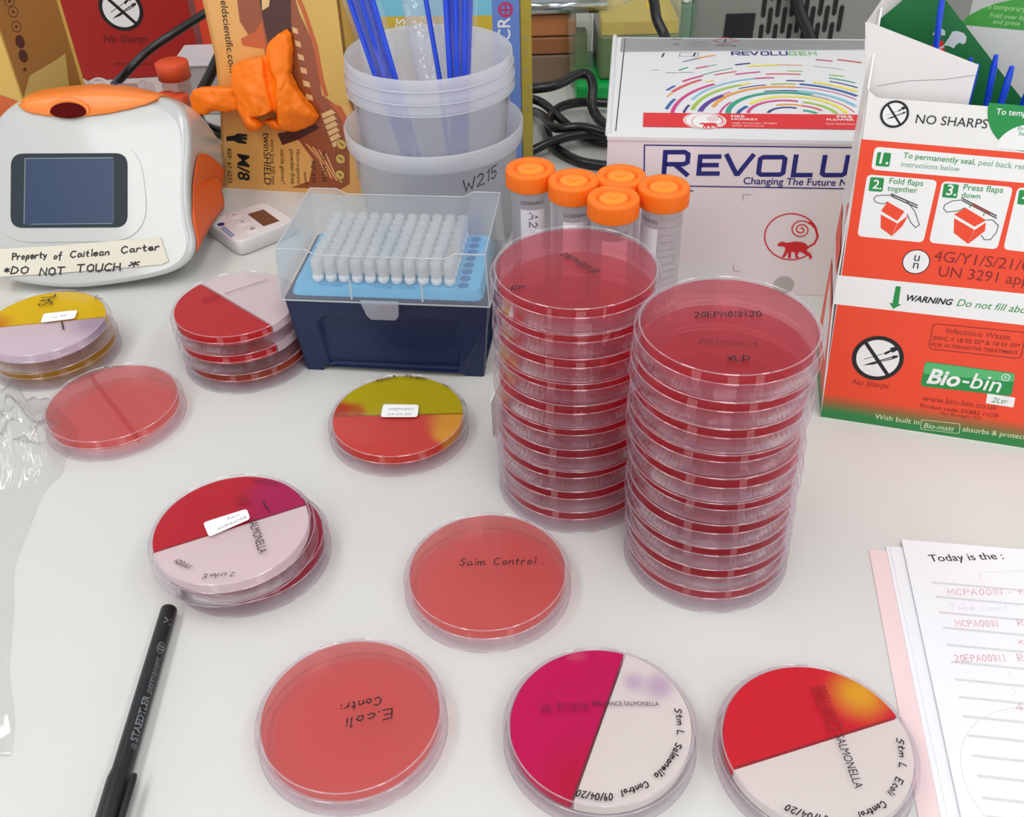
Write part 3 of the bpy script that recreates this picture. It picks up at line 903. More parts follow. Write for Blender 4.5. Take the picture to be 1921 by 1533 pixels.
b.ppoly(PTOP, [(1166, 72), (1622, 77), (1622, 94), (1163, 98)], TAPE, h=.55)
b.text(PTOP, 'mwd', (1259, 75), (1278, 75), BLACK, h=.6); b.text(PTOP, 'kit', (1263, 85), (1275, 85), BLACK, h=.6)
for y in (79, 83, 88):
    b.ribbon(PTOP, [PTOP.px(1282, y), PTOP.px(1332, y)], .5, GREYL, h=.6)
b.ribbon(PTOP, [PTOP.px(*q) for q in ((1338, 77), (1361, 71), (1385, 77), (1361, 84), (1338, 77))], .6, REDP, h=.6)
b.ribbon(PTOP, [PTOP.px(1361, 74), PTOP.px(1360, 80)], 1.5, BLACK, h=.6); b.text(PTOP, 'Warning', (1343, 87), (1380, 87.3), BLACK, h=.6)
b.build('clear_tape', kit, solid=.15)

# ================================================================== orange waste carton on the right
BYAW = math.radians(-17.6); BLEAN = math.radians(8.0)
BU = Vector((math.cos(BYAW), math.sin(BYAW), 0)); BN = Vector((-math.sin(BYAW), math.cos(BYAW), 0))
BV = Vector((0, 0, 1))*math.cos(BLEAN)+BN*math.sin(BLEAN)
BA = at(1539, 783, 0)
bio = thing('waste_bin', 'orange, white and green cardboard clinical waste box with its top flaps open', 'waste box', tuple(BA))
PB = Plane(BA, BU, BV)
BW = 152.0; BD = 78.0
tl = PB.px(1627, 167); tl2 = PB.px(1645, 184)
TOPH = tl2[1]
def band(v0, v1, l0, l1):      # quad across the whole front between heights
    return [(l0, v0), (BW, v0), (BW, v1), (l1, v1)]
edge = lambda y: None
L1 = PB.px(1615, 261); LS0 = PB.px(1562, 570); LS1 = PB.px(1571, 516)
def lx(v):      # left edge of the front at height v
    pts = [(0, 0), (LS0[0], LS0[1]), (LS1[0], LS1[1]), (L1[0], L1[1]), (tl[0], tl[1]+.1)]
    for (x0, v0), (x1, v1) in zip(pts, pts[1:]):
        if v <= v1:
            return x0+(x1-x0)*(v-v0)/max(v1-v0, 1e-6)
    return pts[-1][0]
BINF = mat('waste_card_white', (232, 230, 226), .42, coat=.15)
# printed front: orange fading to green at its foot (ink gradient in the print)
OG = bpy.data.materials.new('orange_green_print'); OG.use_nodes = True
_nt = OG.node_tree; _b = _nt.nodes['Principled BSDF']; _b.inputs['Roughness'].default_value = .42
_tc = _nt.nodes.new('ShaderNodeTexCoord'); _sx = _nt.nodes.new('ShaderNodeSeparateXYZ'); _nt.links.new(_tc.outputs['Object'], _sx.inputs[0])
_cr_ = _nt.nodes.new('ShaderNodeValToRGB'); _mr = _nt.nodes.new('ShaderNodeMapRange'); _mr.inputs['From Max'].default_value = .030
_nt.links.new(_sx.outputs['Z'], _mr.inputs['Value']); _nt.links.new(_mr.outputs[0], _cr_.inputs[0]); _nt.links.new(_cr_.outputs[0], _b.inputs['Base Color'])
_el = _cr_.color_ramp.elements; _el[0].position = .2; _el[0].color = lin((40, 128, 66)); _el[1].position = .62; _el[1].color = lin((236, 70, 34))
_x = _el.new(.4); _x.color = lin((150, 96, 50))
b = MB()
f0 = [(lx(0), 0), (BW, 0), (BW, PB.px(1921, 204)[1]), tl2, tl]
b.prism([PB.P(x, v, -.9) for x, v in f0], [PB.P(x, v, 0) for x, v in f0], BINF)
S7 = lambda x, y: (1520+x/4.38, 150+y/4.38)
S8 = lambda x, y: (1520+x/4.035, 480+y/4.035)
gx = lambda f, pts: [PB.px(*f(*p)) for p in pts]
v_ = PB.px(1615, 261)[1]; vr = PB.px(1921, 286)[1]
b.poly(PB, [(lx(.6)+.2, .6), (BW, .6), (BW, vr), (lx(v_)+.3, v_)], OG, h=.1)
b.poly(PB, [PB.px(1562.5, 570), PB.px(1921, 610), (BW, PB.px(1921, 610)[1]), (BW, PB.px(1921, 551)[1]), PB.px(1921, 551), PB.px(1571.5, 516)], WHITE, h=.16)
b.rrect(PB, [PB.px(1641, 275), PB.px(1960, 303), PB.px(1952, 346), PB.px(1634, 318)], 3, WHITE)
b.rrect(PB, [PB.px(1627, 327), PB.px(1758.6, 338), PB.px(1732, 455), PB.px(1608, 443)], 3, WHITE)
b.rrect(PB, [PB.px(1767.7, 339.5), PB.px(1901, 351), PB.px(1870.5, 468), PB.px(1742.6, 455)], 3, WHITE)
_p4 = [PB.px(1909, 351), PB.px(1960, 356), PB.px(1945, 474), PB.px(1882, 468)]
b.rrect(PB, [_p4[0], (BW-.5, _p4[1][1]), (BW-.5, _p4[2][1]), _p4[3]], 3, WHITE)
for (x0, y0, x1, y1, t) in ((1646, 285, 1672, 312, '1.'), (1633, 332, 1659, 359, '2.'), (1771, 344, 1799, 371, '3.'), (1912, 356, 1940, 384, '4.')):
    dx = 4*(x1-x0)/27.
    b.rrect(PB, [PB.px(x0, y0), PB.px(x1, y0+2), PB.px(x1-dx, y1+1), PB.px(x0-dx, y1-1)], 1, GREENP, h=.22)
    b.text(PB, t, (x0+3, y1-6), (x1-6, y1-4), WHITE, h=.3, bold=.015)
b.text(PB, 'To permanently seal,', (1693.5, 296), (1829, 308.7), GREENP, bold=.008); b.text(PB, 'peel back release', (1835, 309.5), (1950, 321), mat('pale_green_print', (90, 160, 118), .5))
b.text(PB, 'instructions below', (1689.4, 312), (1799.7, 321.5), MATS['pale_green_print'])
b.text(PB, 'Fold flaps', (1668, 344), (1731, 349), GREENP, bold=.006); b.text(PB, 'together', (1664, 357.5), (1720, 362), GREENP, bold=.006)
b.text(PB, 'Press flaps', (1806.5, 356), (1880.7, 362), GREENP, bold=.006); b.text(PB, 'down', (1803, 369.8), (1838, 373), GREENP, bold=.006)
ORP = mat('orange_print', (236, 70, 34), .45)
for poly in ([(635, 1000), (775, 1080), (715, 1158), (582, 1075)], [(580, 1105), (715, 1178), (670, 1282), (578, 1215)], [(718, 1178), (806, 1112), (757, 1200), (672, 1282)],
             [(1275, 1050), (1445, 1152), (1350, 1205), (1183, 1105)], [(1183, 1135), (1350, 1232), (1297, 1347), (1178, 1255)], [(1352, 1232), (1443, 1170), (1435, 1240), (1299, 1347)], [(1340, 1010), (1480, 1085), (1480, 1105), (1330, 1025)]):
    b.poly(PB, gx(S7, poly), ORP, h=.22)
LINEK = mat('line_print', (70, 66, 66), .5)
for poly in ([(640, 1000), (600, 1018), (540, 1005), (522, 975), (540, 952), (600, 945), (700, 950), (790, 990), (860, 1080), (897, 1190), (865, 1212), (825, 1170), (795, 1100)],
             [(1270, 1050), (1215, 1075), (1120, 1085), (1095, 1055), (1105, 1025), (1165, 993), (1245, 985)], [(1445, 1150), (1500, 1150), (1545, 1195), (1530, 1250), (1480, 1312), (1430, 1312), (1405, 1275)]):
    b.ribbon(PB, gx(S7, poly), .45, LINEK, h=.24)
for poly in ([(665, 935), (880, 1030)], [(670, 955), (880, 1050)], [(1245, 970), (1530, 1115)], [(1250, 990), (1530, 1135)]):
    b.ribbon(PB, gx(S7, poly), .7, LINEK, h=.24)
b.ribbon(PB, gx(S7, [(1318, 1020), (1310, 1045)]), .6, GREENP, h=.25); b.ribbon(PB, gx(S7, [(1430, 1095), (1422, 1112)]), .6, GREENP, h=.25)
uc = PB.px(1718.5, 491); b.disc(PB, uc, 7.4, WHITE, h=.22); b.ring(PB, uc, 7.4, .5, BLACK, h=.26)
b.text(PB, 'u', (1714, 489), (1724, 490), BLACK, h=.28); b.text(PB, 'n', (1712, 503), (1722, 504), BLACK, h=.28)
DRED = mat('dark_red_print', (140, 30, 20), .5)
b.text(PB, '4G/Y1/S/21/GB', (1750.6, 489), (1956, 512), DRED, h=.2); b.text(PB, 'UN 3291 app', (1759, 517.5), (1930, 536), DRED, h=.2)
b.poly(PB, gx(S8, [(648, 228), (686, 232), (668, 362), (690, 368), (628, 400), (598, 355), (622, 358)]), GREENP, h=.25)
b.text(PB, 'WARNING', (1699.7, 563.5), (1786.4, 572.5), BLACK, h=.25, bold=.03, shear=.25); b.text(PB, 'Do not fill above', (1794, 573.5), (1945, 590), GREENP, h=.25, shear=.25)


def no_sharps(mb, pl, cx, cy, rpx, h=.25):
    """prohibition sign with syringe and needle"""
    c = pl.px(cx, cy); e = pl.px(cx+rpx, cy); r = (Vector(e)-Vector(c)).length
    mb.disc(pl, c, r*.98, WHITE, h=h)
    K = lambda x, y: (c[0]+x*r, c[1]+y*r)
    mb.poly(pl, [K(.18, .28), K(.42, .46), K(.36, .52), K(.62, .66), K(.7, .5), K(.52, .34), K(.46, .38), K(.26, .2)], BLACK, h=h+.03)
    mb.ribbon(pl, [K(.16, .24), K(-.5, -.12)], r*.03, LINEK, h=h+.03)
    mb.poly(pl, [K(.7, .12), K(.78, .26), K(.56, .22), K(.5, .1)], BLACK, h=h+.03)
    mb.ribbon(pl, [K(.56, .16), K(.08, -.1), K(.04, -.18), K(.62, .1)], r*.05, LINEK, h=h+.03)
    mb.poly(pl, [K(.12, -.06), K(-.2, -.22), K(-.52, -.42), K(-.1, -.3), K(.16, -.14)], BLACK, h=h+.04)
    mb.ribbon(pl, [K(-.58, .62), K(.5, -.66)], r*.15, BLACK, h=h+.06)
    mb.ring(pl, c, r*.92, r*.17, BLACK, h=h+.08)


no_sharps(b, PB, 1646.5, 672, 49); b.text(PB, 'No Sharps', (1598, 720.5), (1667, 729), DRED, shear=.25)
no_sharps(b, PB, 1678, 214, 27); b.text(PB, 'NO SHARPS', (1717, 231), (1851, 241), BLACK)
b.rrect(PB, gx(S8, [(930, 512), (1635, 580), (1592, 778), (897, 703)]), 3, DRED, h=.2, outline=.5)
b.text(PB, 'Infectious Waste', S8(1030, 585), S8(1510, 636), DRED, h=.2)
b.text(PB, 'EWC = 18 02 02* & 18 01 03*', S8(930, 635), S8(1585, 697), DRED, h=.2, bold=.01); b.text(PB, 'FOR ALTERNATIVE TREATMENT', S8(915, 682), S8(1570, 748), DRED, h=.2, bold=.01)
lg = [(870, 798), (1552, 888), (1522, 1062), (833, 985)]
b.rrect(PB, gx(S8, lg), 2.2, GREENP, h=.22)
b.rrect(PB, gx(S8, [(872, 804), (1548, 892), (1541, 955), (852, 890)]), 2.0, mat('light_green_print', (82, 180, 110), .4), h=.25)
b.text(PB, 'Bio', S8(878, 958), S8(1125, 990), WHITE, h=.3, bold=.03, shear=.2); b.text(PB, '-bin', S8(1140, 985), S8(1430, 1035), WHITE, h=.3, shear=.1, bold=.006)
b.ring(PB, PB.px(*S8(1478, 920)), 2.2, .5, WHITE, h=.3); b.text(PB, 'R', S8(1468, 930), S8(1488, 932), WHITE, h=.3)
b.rrect(PB, gx(S8, [(1340, 1040), (1552, 1072), (1537, 1147), (1328, 1115)]), .6, WHITE, h=.3); b.text(PB, '2Ltr', S8(1370, 1106), S8(1490, 1120), GREENP, h=.36, shear=.25)
b.text(PB, 'www.bio-bin.co.uk', S8(845, 1095), S8(1415, 1168), DRED, h=.2); b.text(PB, 'Product code: EXBB2 11OR', S8(830, 1146), S8(1425, 1226), DRED, h=.2, bold=.01); b.text(PB, 'Max fill weight 1KG', S8(985, 1200), S8(1290, 1240), DRED, h=.2)
CREAMP = mat('cream_print', (226, 226, 190), .5)
b.text(PB, 'With built in', S8(487, 1232), S8(822, 1278), CREAMP, h=.2); b.rrect(PB, gx(S8, [(842, 1240), (1134, 1272), (1128, 1345), (834, 1310)]), 1, CREAMP, h=.2, outline=.35)
b.text(PB, 'Bio-matt', S8(855, 1300), S8(1085, 1328), CREAMP, h=.2, shear=.2); b.text(PB, 'absorbs & protects', S8(1150, 1326), S8(1650, 1392), CREAMP, h=.2)
# green half disc at the upper edge
gc = PB.px(1946, 200); gr = (Vector(PB.px(1854, 197))-Vector(gc)).length
b.poly(PB, [(gc[0]+gr*math.cos(PI+i*PI/40), gc[1]+gr*math.sin(PI+i*PI/40)) for i in range(21)]+[(gc[0], gc[1])], GREENP, h=.2)
b.poly(PB, [(gc[0]+2-gr*.72*math.cos(i*PI/40), gc[1]-gr*.98+gr*.6*math.sin(i*PI/40)) for i in range(21)]+[(gc[0], gc[1]-gr*.98)], WHITE, h=.24)
b.text(PB, 'To temporary', (1867.5, 214), (1964, 221), WHITE, h=.3, bold=.012)
b.text(PB, 'Press', (1909, 245), (1935, 247), GREENP, h=.3); b.text(PB, 'here', (1911, 254), (1935, 256), GREENP, h=.3)
b.build('front_panel', bio)
# side, back, floor
PS = Plane(BA, -BN, (0, 0, 1))     # left side, u runs towards the viewer
lft = PB.P(lx(tl[1]), tl[1]); HS = lft.z
b = MB()
s0 = BA+BN*BD; 
topf = PB.P(*tl); topb = Vector((topf.x, topf.y, 0))+BN*(BD-12)+BV*0; topb.z = topf.z+46
apex = at(1627, 41, topb.z); 
sidepts = [BA, topf, topf+Vector((BN.x*30, BN.y*30, 46)), BA+BN*(BD+6)+Vector((0, 0, 250)), BA+BN*BD]
sidepts = [BA, PB.P(*PB.px(1562, 570)), PB.P(*PB.px(1571, 516)), PB.P(*PB.px(1615, 261)), topf, topf+BN*26+Vector((0, 0, 36)), BA+BN*(BD)-BU*10+Vector((0, 0, 236)), BA+BN*BD-BU*9+Vector((0, 0, 100)), BA+BN*BD-BU*8]
off = BU*.9
b.prism([q for q in sidepts], [q+off for q in sidepts], BINF)
def side_poly(pts, m, h=.12):      # pts: (fraction front->back, z)
    vs = []
    for f, z in pts:
        v = z/math.cos(BLEAN)
        front = PB.P(lx(min(v, tl[1])), min(v, tl[1])); back = BA+BN*BD+Vector((0, 0, z)); 
        back = BA+BN*BD-BU*(8+2*z/236)+Vector((0, 0, z))
        vs.append(front*(1-f)+back*f-BU*h)
    b.add(vs, [tuple(range(len(vs)))], m)
side_poly([(0, 12), (1, 12), (1, 75), (0, 75)], OG); side_poly([(0, 1), (1, 1), (1, 12), (0, 12)], OG)
side_poly([(0.15, 92), (1, 92), (1, 118), (0.15, 110)], ORP); side_poly([(.1, 128), (.3, 134), (.1, 142)], ORP)
b.build('left_panel', bio)
b = MB()
bk = [BA+BN*BD-BU*7, BA+BN*BD+BU*BW, BA+BN*(BD+22)+BU*BW+Vector((0, 0, 215)), BA+BN*(BD+22)-BU*2+Vector((0, 0, 215))]
b.prism(bk, [q-BN*.9 for q in bk], CREAMP if False else mat('cream_card', (226, 224, 196), .5))
PK = Plane(BA+BN*(BD-1), BU, Vector((0, 0, 215))+BN*22)
PKf = Plane(PK.o, PK.u, PK.v)
b.ppoly(PKf, [(1898, 0), (1872, 5), (1845, 14), (1815, 30), (1800, 46), (1921, 57), (1921, -20), (1900, -20)], mat('leaf_green_print', (60, 150, 56), .5), h=.3)
b.text(PKf, 'To temporary seal', (1843, 15), (1947, 24), mat('pale_print', (170, 214, 150), .5), h=.4); b.text(PKf, 'Fold over flap', (1857, 32), (1928, 39), MATS['pale_print'], h=.4); b.text(PKf, 'and press', (1862, 44), (1912, 48), MATS['pale_print'], h=.4)
b.ppoly(PKf, [(1808, 49), (1930, 58), (1930, 250), (1808, 250)], mat('grey_white_card', (206, 206, 206), .5), h=.25)
b.build('back_panel', bio)
b = MB()
r0 = [BA+BU*BW, BA+BU*BW+BN*BD, BA+BU*BW+BN*(BD+20)+Vector((0, 0, 190)), PB.P(BW, PB.px(1921, 204)[1])]
b.prism(r0, [q-BU*.9 for q in r0], BINF); b.build('right_panel', bio)
b = MB(); fl = [BA+BU*.9+BN*.9, BA+BU*(BW-.9)+BN*.9, BA+BU*(BW-.9)+BN*(BD-.9), BA+BU*.9+BN*(BD-.9)]
b.prism([q+Vector((0, 0, .3)) for q in fl], [q+Vector((0, 0, 1.3)) for q in fl], BINF); b.build('bottom_panel', bio)
# flaps at the opening
PG = PB.off(-9)
b = MB(); g = [PG.px(1623, 42), PG.px(1634, 43), PG.px(1836, 122), PG.px(1831, 140), PG.px(1812, 215), PG.px(1625, 215)]
b.prism([PG.P(x, y, -.8) for x, y in g], [PG.P(x, y, 0) for x, y in g], CARD)
b.ribbon(PG, [PG.px(1645, 162), PG.px(1700, 152), PG.px(1770, 149), PG.px(1830, 141)], .35, GREYL, h=.1)
b.build('side_flap', bio)
PH = PB.off(-44); b = MB()
g = [PH.px(1640, 45), PH.px(1692, 2), PH.px(1694, -25), PH.px(1756, -25), PH.px(1776, 2), PH.px(1886, 146), PH.px(1921, 190), PH.px(1921, 230), PH.px(1660, 230)]
b.prism([PH.P(x, y, -.8) for x, y in g], [PH.P(x, y, 0) for x, y in g], GREEND)
S6 = lambda x, y: (1640+x/6.836, y/6.836)
hx = lambda pts: [PH.px(*S6(*p)) for p in pts]
GLV = mat('pale_grey_print', (196, 200, 206), .5)
b.poly(PH, hx([(700, 590), (880, 515), (910, 690), (830, 650)]), REDP, h=.15)
b.ribbon(PH, hx([(800, 640), (890, 595)]), 1.2, GLV, h=.2)
b.poly(PH, hx([(890, 580), (960, 480), (1000, 405), (1060, 395), (1150, 425), (1185, 475), (1175, 540), (1140, 570), (1095, 548), (1050, 575), (1020, 620), (960, 590)]), GLV, h=.2)
b.ribbon(PH, hx([(775, 440), (800, 395), (845, 380), (885, 410), (885, 440)]), 2.0, GLV, h=.2)
b.build('green_flap', bio)
b = MB(); PW = PB.off(-52)
g = [PW.px(1626, 41), PW.px(1655, -2), PW.px(1660, -25), PW.px(1720, -25), PW.px(1640, 48), PW.px(1650, 110), PW.px(1636, 110)]
b.prism([PW.P(x, y, -.8) for x, y in g], [PW.P(x, y, 0) for x, y in g], CARD); b.build('corner_flap', bio)

# blue loops standing in the carton
LBLUE = mat('blue_plastic', (6, 66, 214), .3, coat=.2)
STICKS = [((1643, 30), (1652, 60), -46, 'blue loop at the left corner of the open waste box', 4), ((1769, -14), (1783, 103), -30, 'tallest blue loop, crossing the green flap of the waste box', 3.4), ((1822, 109), (1806, 190), -22, 'blue loop tip just showing above the white flap of the waste box', 3.2),
          ((1834, 120), (1815, 194), -15, 'blue loop behind the right corner of the white flap in the waste box', 3.2), ((1869, 103), (1867, 205), -24, 'upright blue loop in the waste box, left of the leaning ones', 3.6), ((1899, 124), (1870, 204), -18, 'blue loop leaning right in the waste box with a bright cut end', 3.8),
          ((1945, 132), (1884, 206), -28, 'blue loop leaning far right in the waste box', 3.6), ((1940, 140), (1908, 206), -21, 'blue loop at the right edge of the photo in the waste box', 3.6)]
for (p0, p1, dpt, lab, r) in STICKS:
    pl = PB.off(dpt); a = pl.P(*pl.px(*p0)); q = pl.P(*pl.px(*p1)); d = (q-a)
    q = a+d*(min(2.0, (a.z-12)/max(a.z-q.z, 1e-3)))
    # the foot stays inside the carton
    w_ = q-BA; uu = min(max(w_.dot(BU), 10), BW-10); nn = min(max(w_.dot(BN), 10), BD-12); q = BA+BU*uu+BN*nn; q.z = 12
    ua = (a-BA).dot(BU)
    if ua < 6:
        a = a+BU*(6-ua)
    b = MB(); b.tube([a, a*.97+q*.03, a*.5+q*.5, q], [r*.34, r*.5, r*.5, r*.5], LBLUE, 10)
    o = b.build('inoculation_loop', None, org=tuple(q)); tag(o, lab, 'loop', 'blue loops in the waste box')
# ================================================================== pipette tip box
_a = at(575, 693, 0); _b = at(908, 707, 0)
tyaw = math.atan2((_b-_a).y, (_b-_a).x)
TU = Vector((math.cos(tyaw), math.sin(tyaw), 0)); TN = Vector((-math.sin(tyaw), math.cos(tyaw), 0))
TWB = (_b-_a).length
ZR = 62.0
TBC = (_a+_b)/2+TN*41
tip = thing('tip_box', 'dark blue pipette tip box with light blue rack and clear hinged lid', 'tip box', tuple(TBC))
TB = lambda x, y, z: TBC+TU*x+TN*y+Vector((0, 0, z))
NB = mat('navy_plastic', (16, 34, 72), .38, spec=.45)
w0, d0, w1, d1 = TWB/2, 41, TWB/2+5.5, 44.5
b = MB()
def rr(w, d, z, r=5, n=5):
    out = []
    for sx, sy, a0 in ((1, 1, 0), (-1, 1, PI/2), (-1, -1, PI), (1, -1, 1.5*PI)):
        for i in range(n+1):
            a = a0+PI/2*i/n; out.append(TB(sx*(w-r)+r*math.cos(a), sy*(d-r)+r*math.sin(a), z))
    return out
# walls with the cut-out between the feet: built per side as panels with a step at the bottom
def wall(p0, p1, q0, q1, inset, foot=.15):
    """panel between the bottom corners p0,p1 and the top corners q0,q1 with feet and a recessed centre"""
    E = lambda u, v: (p0*(1-u)+p1*u)*(1-v)+(q0*(1-u)+q1*u)*v
    nrm = (p1-p0).cross(q0-p0).normalized()
    out = [(0, 0), (foot, 0), (foot+.04, .07), (1-foot-.04, .07), (1-foot, 0), (1, 0), (1, 1), (0, 1)]
    inn = [(.14, .09), (.16, .07), (.20, .07), (.80, .07), (.84, .07), (.86, .09), (.86, .72), (.83, .78), (.17, .78), (.14, .72)]
    inn = [(.13, .07), (.87, .07), (.865, .70), (.83, .77), (.17, .77), (.135, .70)]
    fr = [E(*q) for q in inn]; bk_ = [E(.5+(u-.5)*.94, v if v < .1 else v-.03)-nrm*inset for u, v in inn]
    # frame around the recess
    O = [E(0, 0), E(foot-.03, 0), E(.13, .07)]
    b.add([E(0, 0), E(foot-.04, 0), E(.13, .07), E(.135, .70), E(0, .7)], [(0, 1, 2, 3, 4)], NB)
    b.add([E(1, 0), E(1, .7), E(.865, .70), E(.87, .07), E(1-foot+.04, 0)], [(0, 1, 2, 3, 4)], NB)
    b.add([E(0, .7), E(.135, .7), E(.17, .77), E(.83, .77), E(.865, .7), E(1, .7), E(1, 1), E(0, 1)], [(0, 1, 2, 3, 4, 5, 6, 7)], NB)
    n = len(fr)
    for i in range(1, n+0):
        j = (i+1) % n
        b.add([fr[i], fr[j], bk_[j], bk_[i]], [(0, 1, 2, 3)], NB, False)
    b.add([bk_[0], bk_[1], fr[1], fr[0]], [(0, 1, 2, 3)], NB)
    b.add(bk_, [tuple(range(n))], NB)
c0 = [TB(-w0, -d0, 0), TB(w0, -d0, 0), TB(w0, d0, 0), TB(-w0, d0, 0)]; c1 = [TB(-w1, -d1, ZR), TB(w1, -d1, ZR), TB(w1, d1, ZR), TB(-w1, d1, ZR)]
for i in range(4):
    j = (i+1) % 4
    wall(c0[i], c0[j], c1[i], c1[j], 3.5, .14 if i % 2 == 0 else .2)
b.add(c1, [(0, 1, 2, 3)], NB)
weld(b.build('box_body', tip, bevel=1.6, bangle=.5))
RACK = mat('sky_blue_plastic', (96, 186, 232), .4); HOLE = mat('hole_blue', (40, 120, 182), .5)
b = MB()
b.prism(rr(w1-4, d1-3.5, ZR+.05, 6), rr(w1-6.5, d1-6, ZR+6, 6), RACK)
PR = Plane(TB(0, 0, ZR+6), TU, TN)
for j in range(8):
    b.disc(PR, (49.5+2.2, -31.5+9*j), 3.7, HOLE, h=.1, n=24)
PRF = Plane(TB(0, -d1+3.6+1.1, ZR+1.2), TU, TN*.3+Vector((0, 0, 1)))
b.text(PR, 'TIP ONE', (-46, -38.2), (-30, -38.2), HOLE, h=.15, px=False); b.text(PR, 'FILTER   10-200', (-8, -38.4), (20, -38.4), HOLE, h=.15, px=False)
b.build('rack', tip)
LIDP = clear('frosted_lid', (254, 255, 255), haze=.10, hazecol=(244, 249, 252), lo=.04, hi=.7, rough=.12)
LZ = 99.0
b = MB()
wl, dl = w1+1.4, d1+1.4; wt, dt = w1-.5, d1-.5
prof = [(-1, 0), (-.72, 0), (-.66, -3.2), (.66, -3.2), (.72, 0), (1, 0)]
def lidring(k, off):      # rectangle rings, outside and inside
    return [TB(sx*(wl-off), sy*(dl-off), ZR-1) for sx, sy in ((-1, -1), (1, -1), (1, 1), (-1, 1))], [TB(sx*(wt-off), sy*(dt-off), LZ-off) for sx, sy in ((-1, -1), (1, -1), (1, 1), (-1, 1))]
o0, o1 = lidring(0, 0)
for off in (0.0,):
    for i in range(4):
        j = (i+1) % 4; p0, p1, q0, q1 = o0[i], o0[j], o1[i], o1[j]
        if i % 2 == 0:      # front and back follow the stepped top
            us = [0, .14, .19, .81, .86, 1]; ds = [0, 0, -4, -4, 0, 0]
            top = [q0*(1-u)+q1*u+Vector((0, 0, z)) for u, z in zip(us, ds)]
            bot = [p0*(1-u)+p1*u for u in us]
            b.add(bot+top, [(k, k+1, 7+k, 6+k) for k in range(5)], LIDP)
            if i == 0:
                tf = top
            else:
                tbk = list(reversed(top))
        else:
            b.add([p0, p1, q1, q0], [(0, 1, 2, 3)], LIDP)
b.add(tf+tbk, [(k, k+1, 7+k, 6+k) for k in range(5)], LIDP)
lo = weld(b.build('lid', tip, solid=1.1))
EDGE = clear('frosted_edge', (254, 254, 255), haze=.5, hazecol=(250, 252, 255), lo=.05, hi=.7, rough=.15)
b = MB()
b.tube(tf, .55, EDGE, 6); b.tube(tbk, .5, EDGE, 6)
for s in (-1, 1):
    b.tube([TB(s*wt, -dt, LZ), TB(s*wt, dt, LZ)], .5, EDGE, 6)
    b.tube([TB(s*wt, -dt, LZ), TB(s*wl, -dl, ZR-1)], .5, EDGE, 6)
b.tube([TB(-wl, -dl, ZR-1), TB(wl, -dl, ZR-1)], .6, EDGE, 6)
b.tube([TB(wl, -dl, ZR-1), TB(wl, dl, ZR-1)], .6, EDGE, 6)
for x in (-22, 26):
    b.tube([TB(x, -dl+.6, ZR+1), TB(x, -dt-.4, ZR+15)], .8, EDGE, 6)
b.build('lid_rim', tip)
b = MB()
CLP = clear('frosted_clip', (244, 248, 252), haze=.42, hazecol=(230, 236, 244), lo=.06, hi=.7, rough=.12)
xs = -wl+(721-540)/378*2*wl
pts = [(xs-13, 2), (xs+13, 2), (xs+12, -9), (xs+9.5, -12), (xs-7, -12), (xs-9.5, -9)]
b.prism([TB(x, -dl-.2, ZR-1+z) for x, z in pts], [TB(x, -dl-2.0, ZR-1+z) for x, z in pts], CLP)
b.build('clip', tip, bevel=.5)
# tips in the rack
TIPM = clear('frosted_tip', (254, 255, 255), haze=.55, hazecol=(254, 255, 255), lo=.04, hi=.55, rough=.2)
TIPW = mat('tip_filter', (240, 242, 244), .6)
NTH = ['first', 'second', 'third', 'fourth', 'fifth', 'sixth', 'seventh', 'eighth', 'ninth', 'tenth', 'eleventh']
def tip_at(i, j):
    return TB(-49.5+2.2+9*i, -31.5+9*j, ZR+6.05)
tproto = thing('pipette_tip', 'white pipette tip, first column from the left, first row from the front of the rack', 'pipette tip', tuple(tip_at(0, 0)), 'pipette tips in the blue rack')
b = MB(); b.lathe([(2.7, 5.5), (3.5, 6.4), (3.75, 8), (3.7, 17), (3.1, 18), (2.6, 17.6), (2.6, 9), (.01, 9)], TIPM, 14); b.build('tip_collar', tproto, local=True)
b = MB(); b.lathe([(.01, .1), (2.6, .3), (3.6, 1.8), (3.85, 3.6), (3.5, 5.4), (2.4, 6.6), (.01, 7.2)], TIPW, 12); b.build('filter', tproto, local=True)
for i in range(11):
    for j in range(8):
        if i or j:
            dup(tproto, tuple(tip_at(i, j)), 0, 'white pipette tip, %s column from the left, %s row from the front of the rack' % (NTH[i], NTH[j]))

# ================================================================== centrifuge tubes with orange caps
CAPO = mat('orange_cap', (255, 124, 22), .5, spec=.4, bump=.06, bscale=900); CAPI = mat('orange_cap_centre', (255, 150, 34), .45)
TUBEP = clear('tube_plastic', (254, 253, 255), haze=.3, hazecol=(254, 252, 253), lo=.04, hi=.7, rough=.06)
PATCH = mat('white_patch', (238, 234, 240), .5)
TUBES = [((995, 313), 'centrifuge tube with orange cap and handwritten code, leftmost of the five', 0, 'A2'),
         ((1076, 335), 'centrifuge tube with orange cap standing second from the left, behind the left tall stack', 0, ''),
         ((1165, 327), 'centrifuge tube with orange cap at the back of the five by the kit carton', 0, ''),
         ((1151, 368), 'centrifuge tube with orange cap at the front of the five', 0, ''),
         ((1246, 347), 'centrifuge tube with orange cap, rightmost of the five, graduation lines facing the camera', 1, '')]
TZ = 118.0
def ribs(b, m):
    n = 72
    for k in range(n):
        a = 2*PI*k/n
        b.box((17.15*math.cos(a), 17.15*math.sin(a), 110.8), (.5, .8, 10.5), m, rz=a)
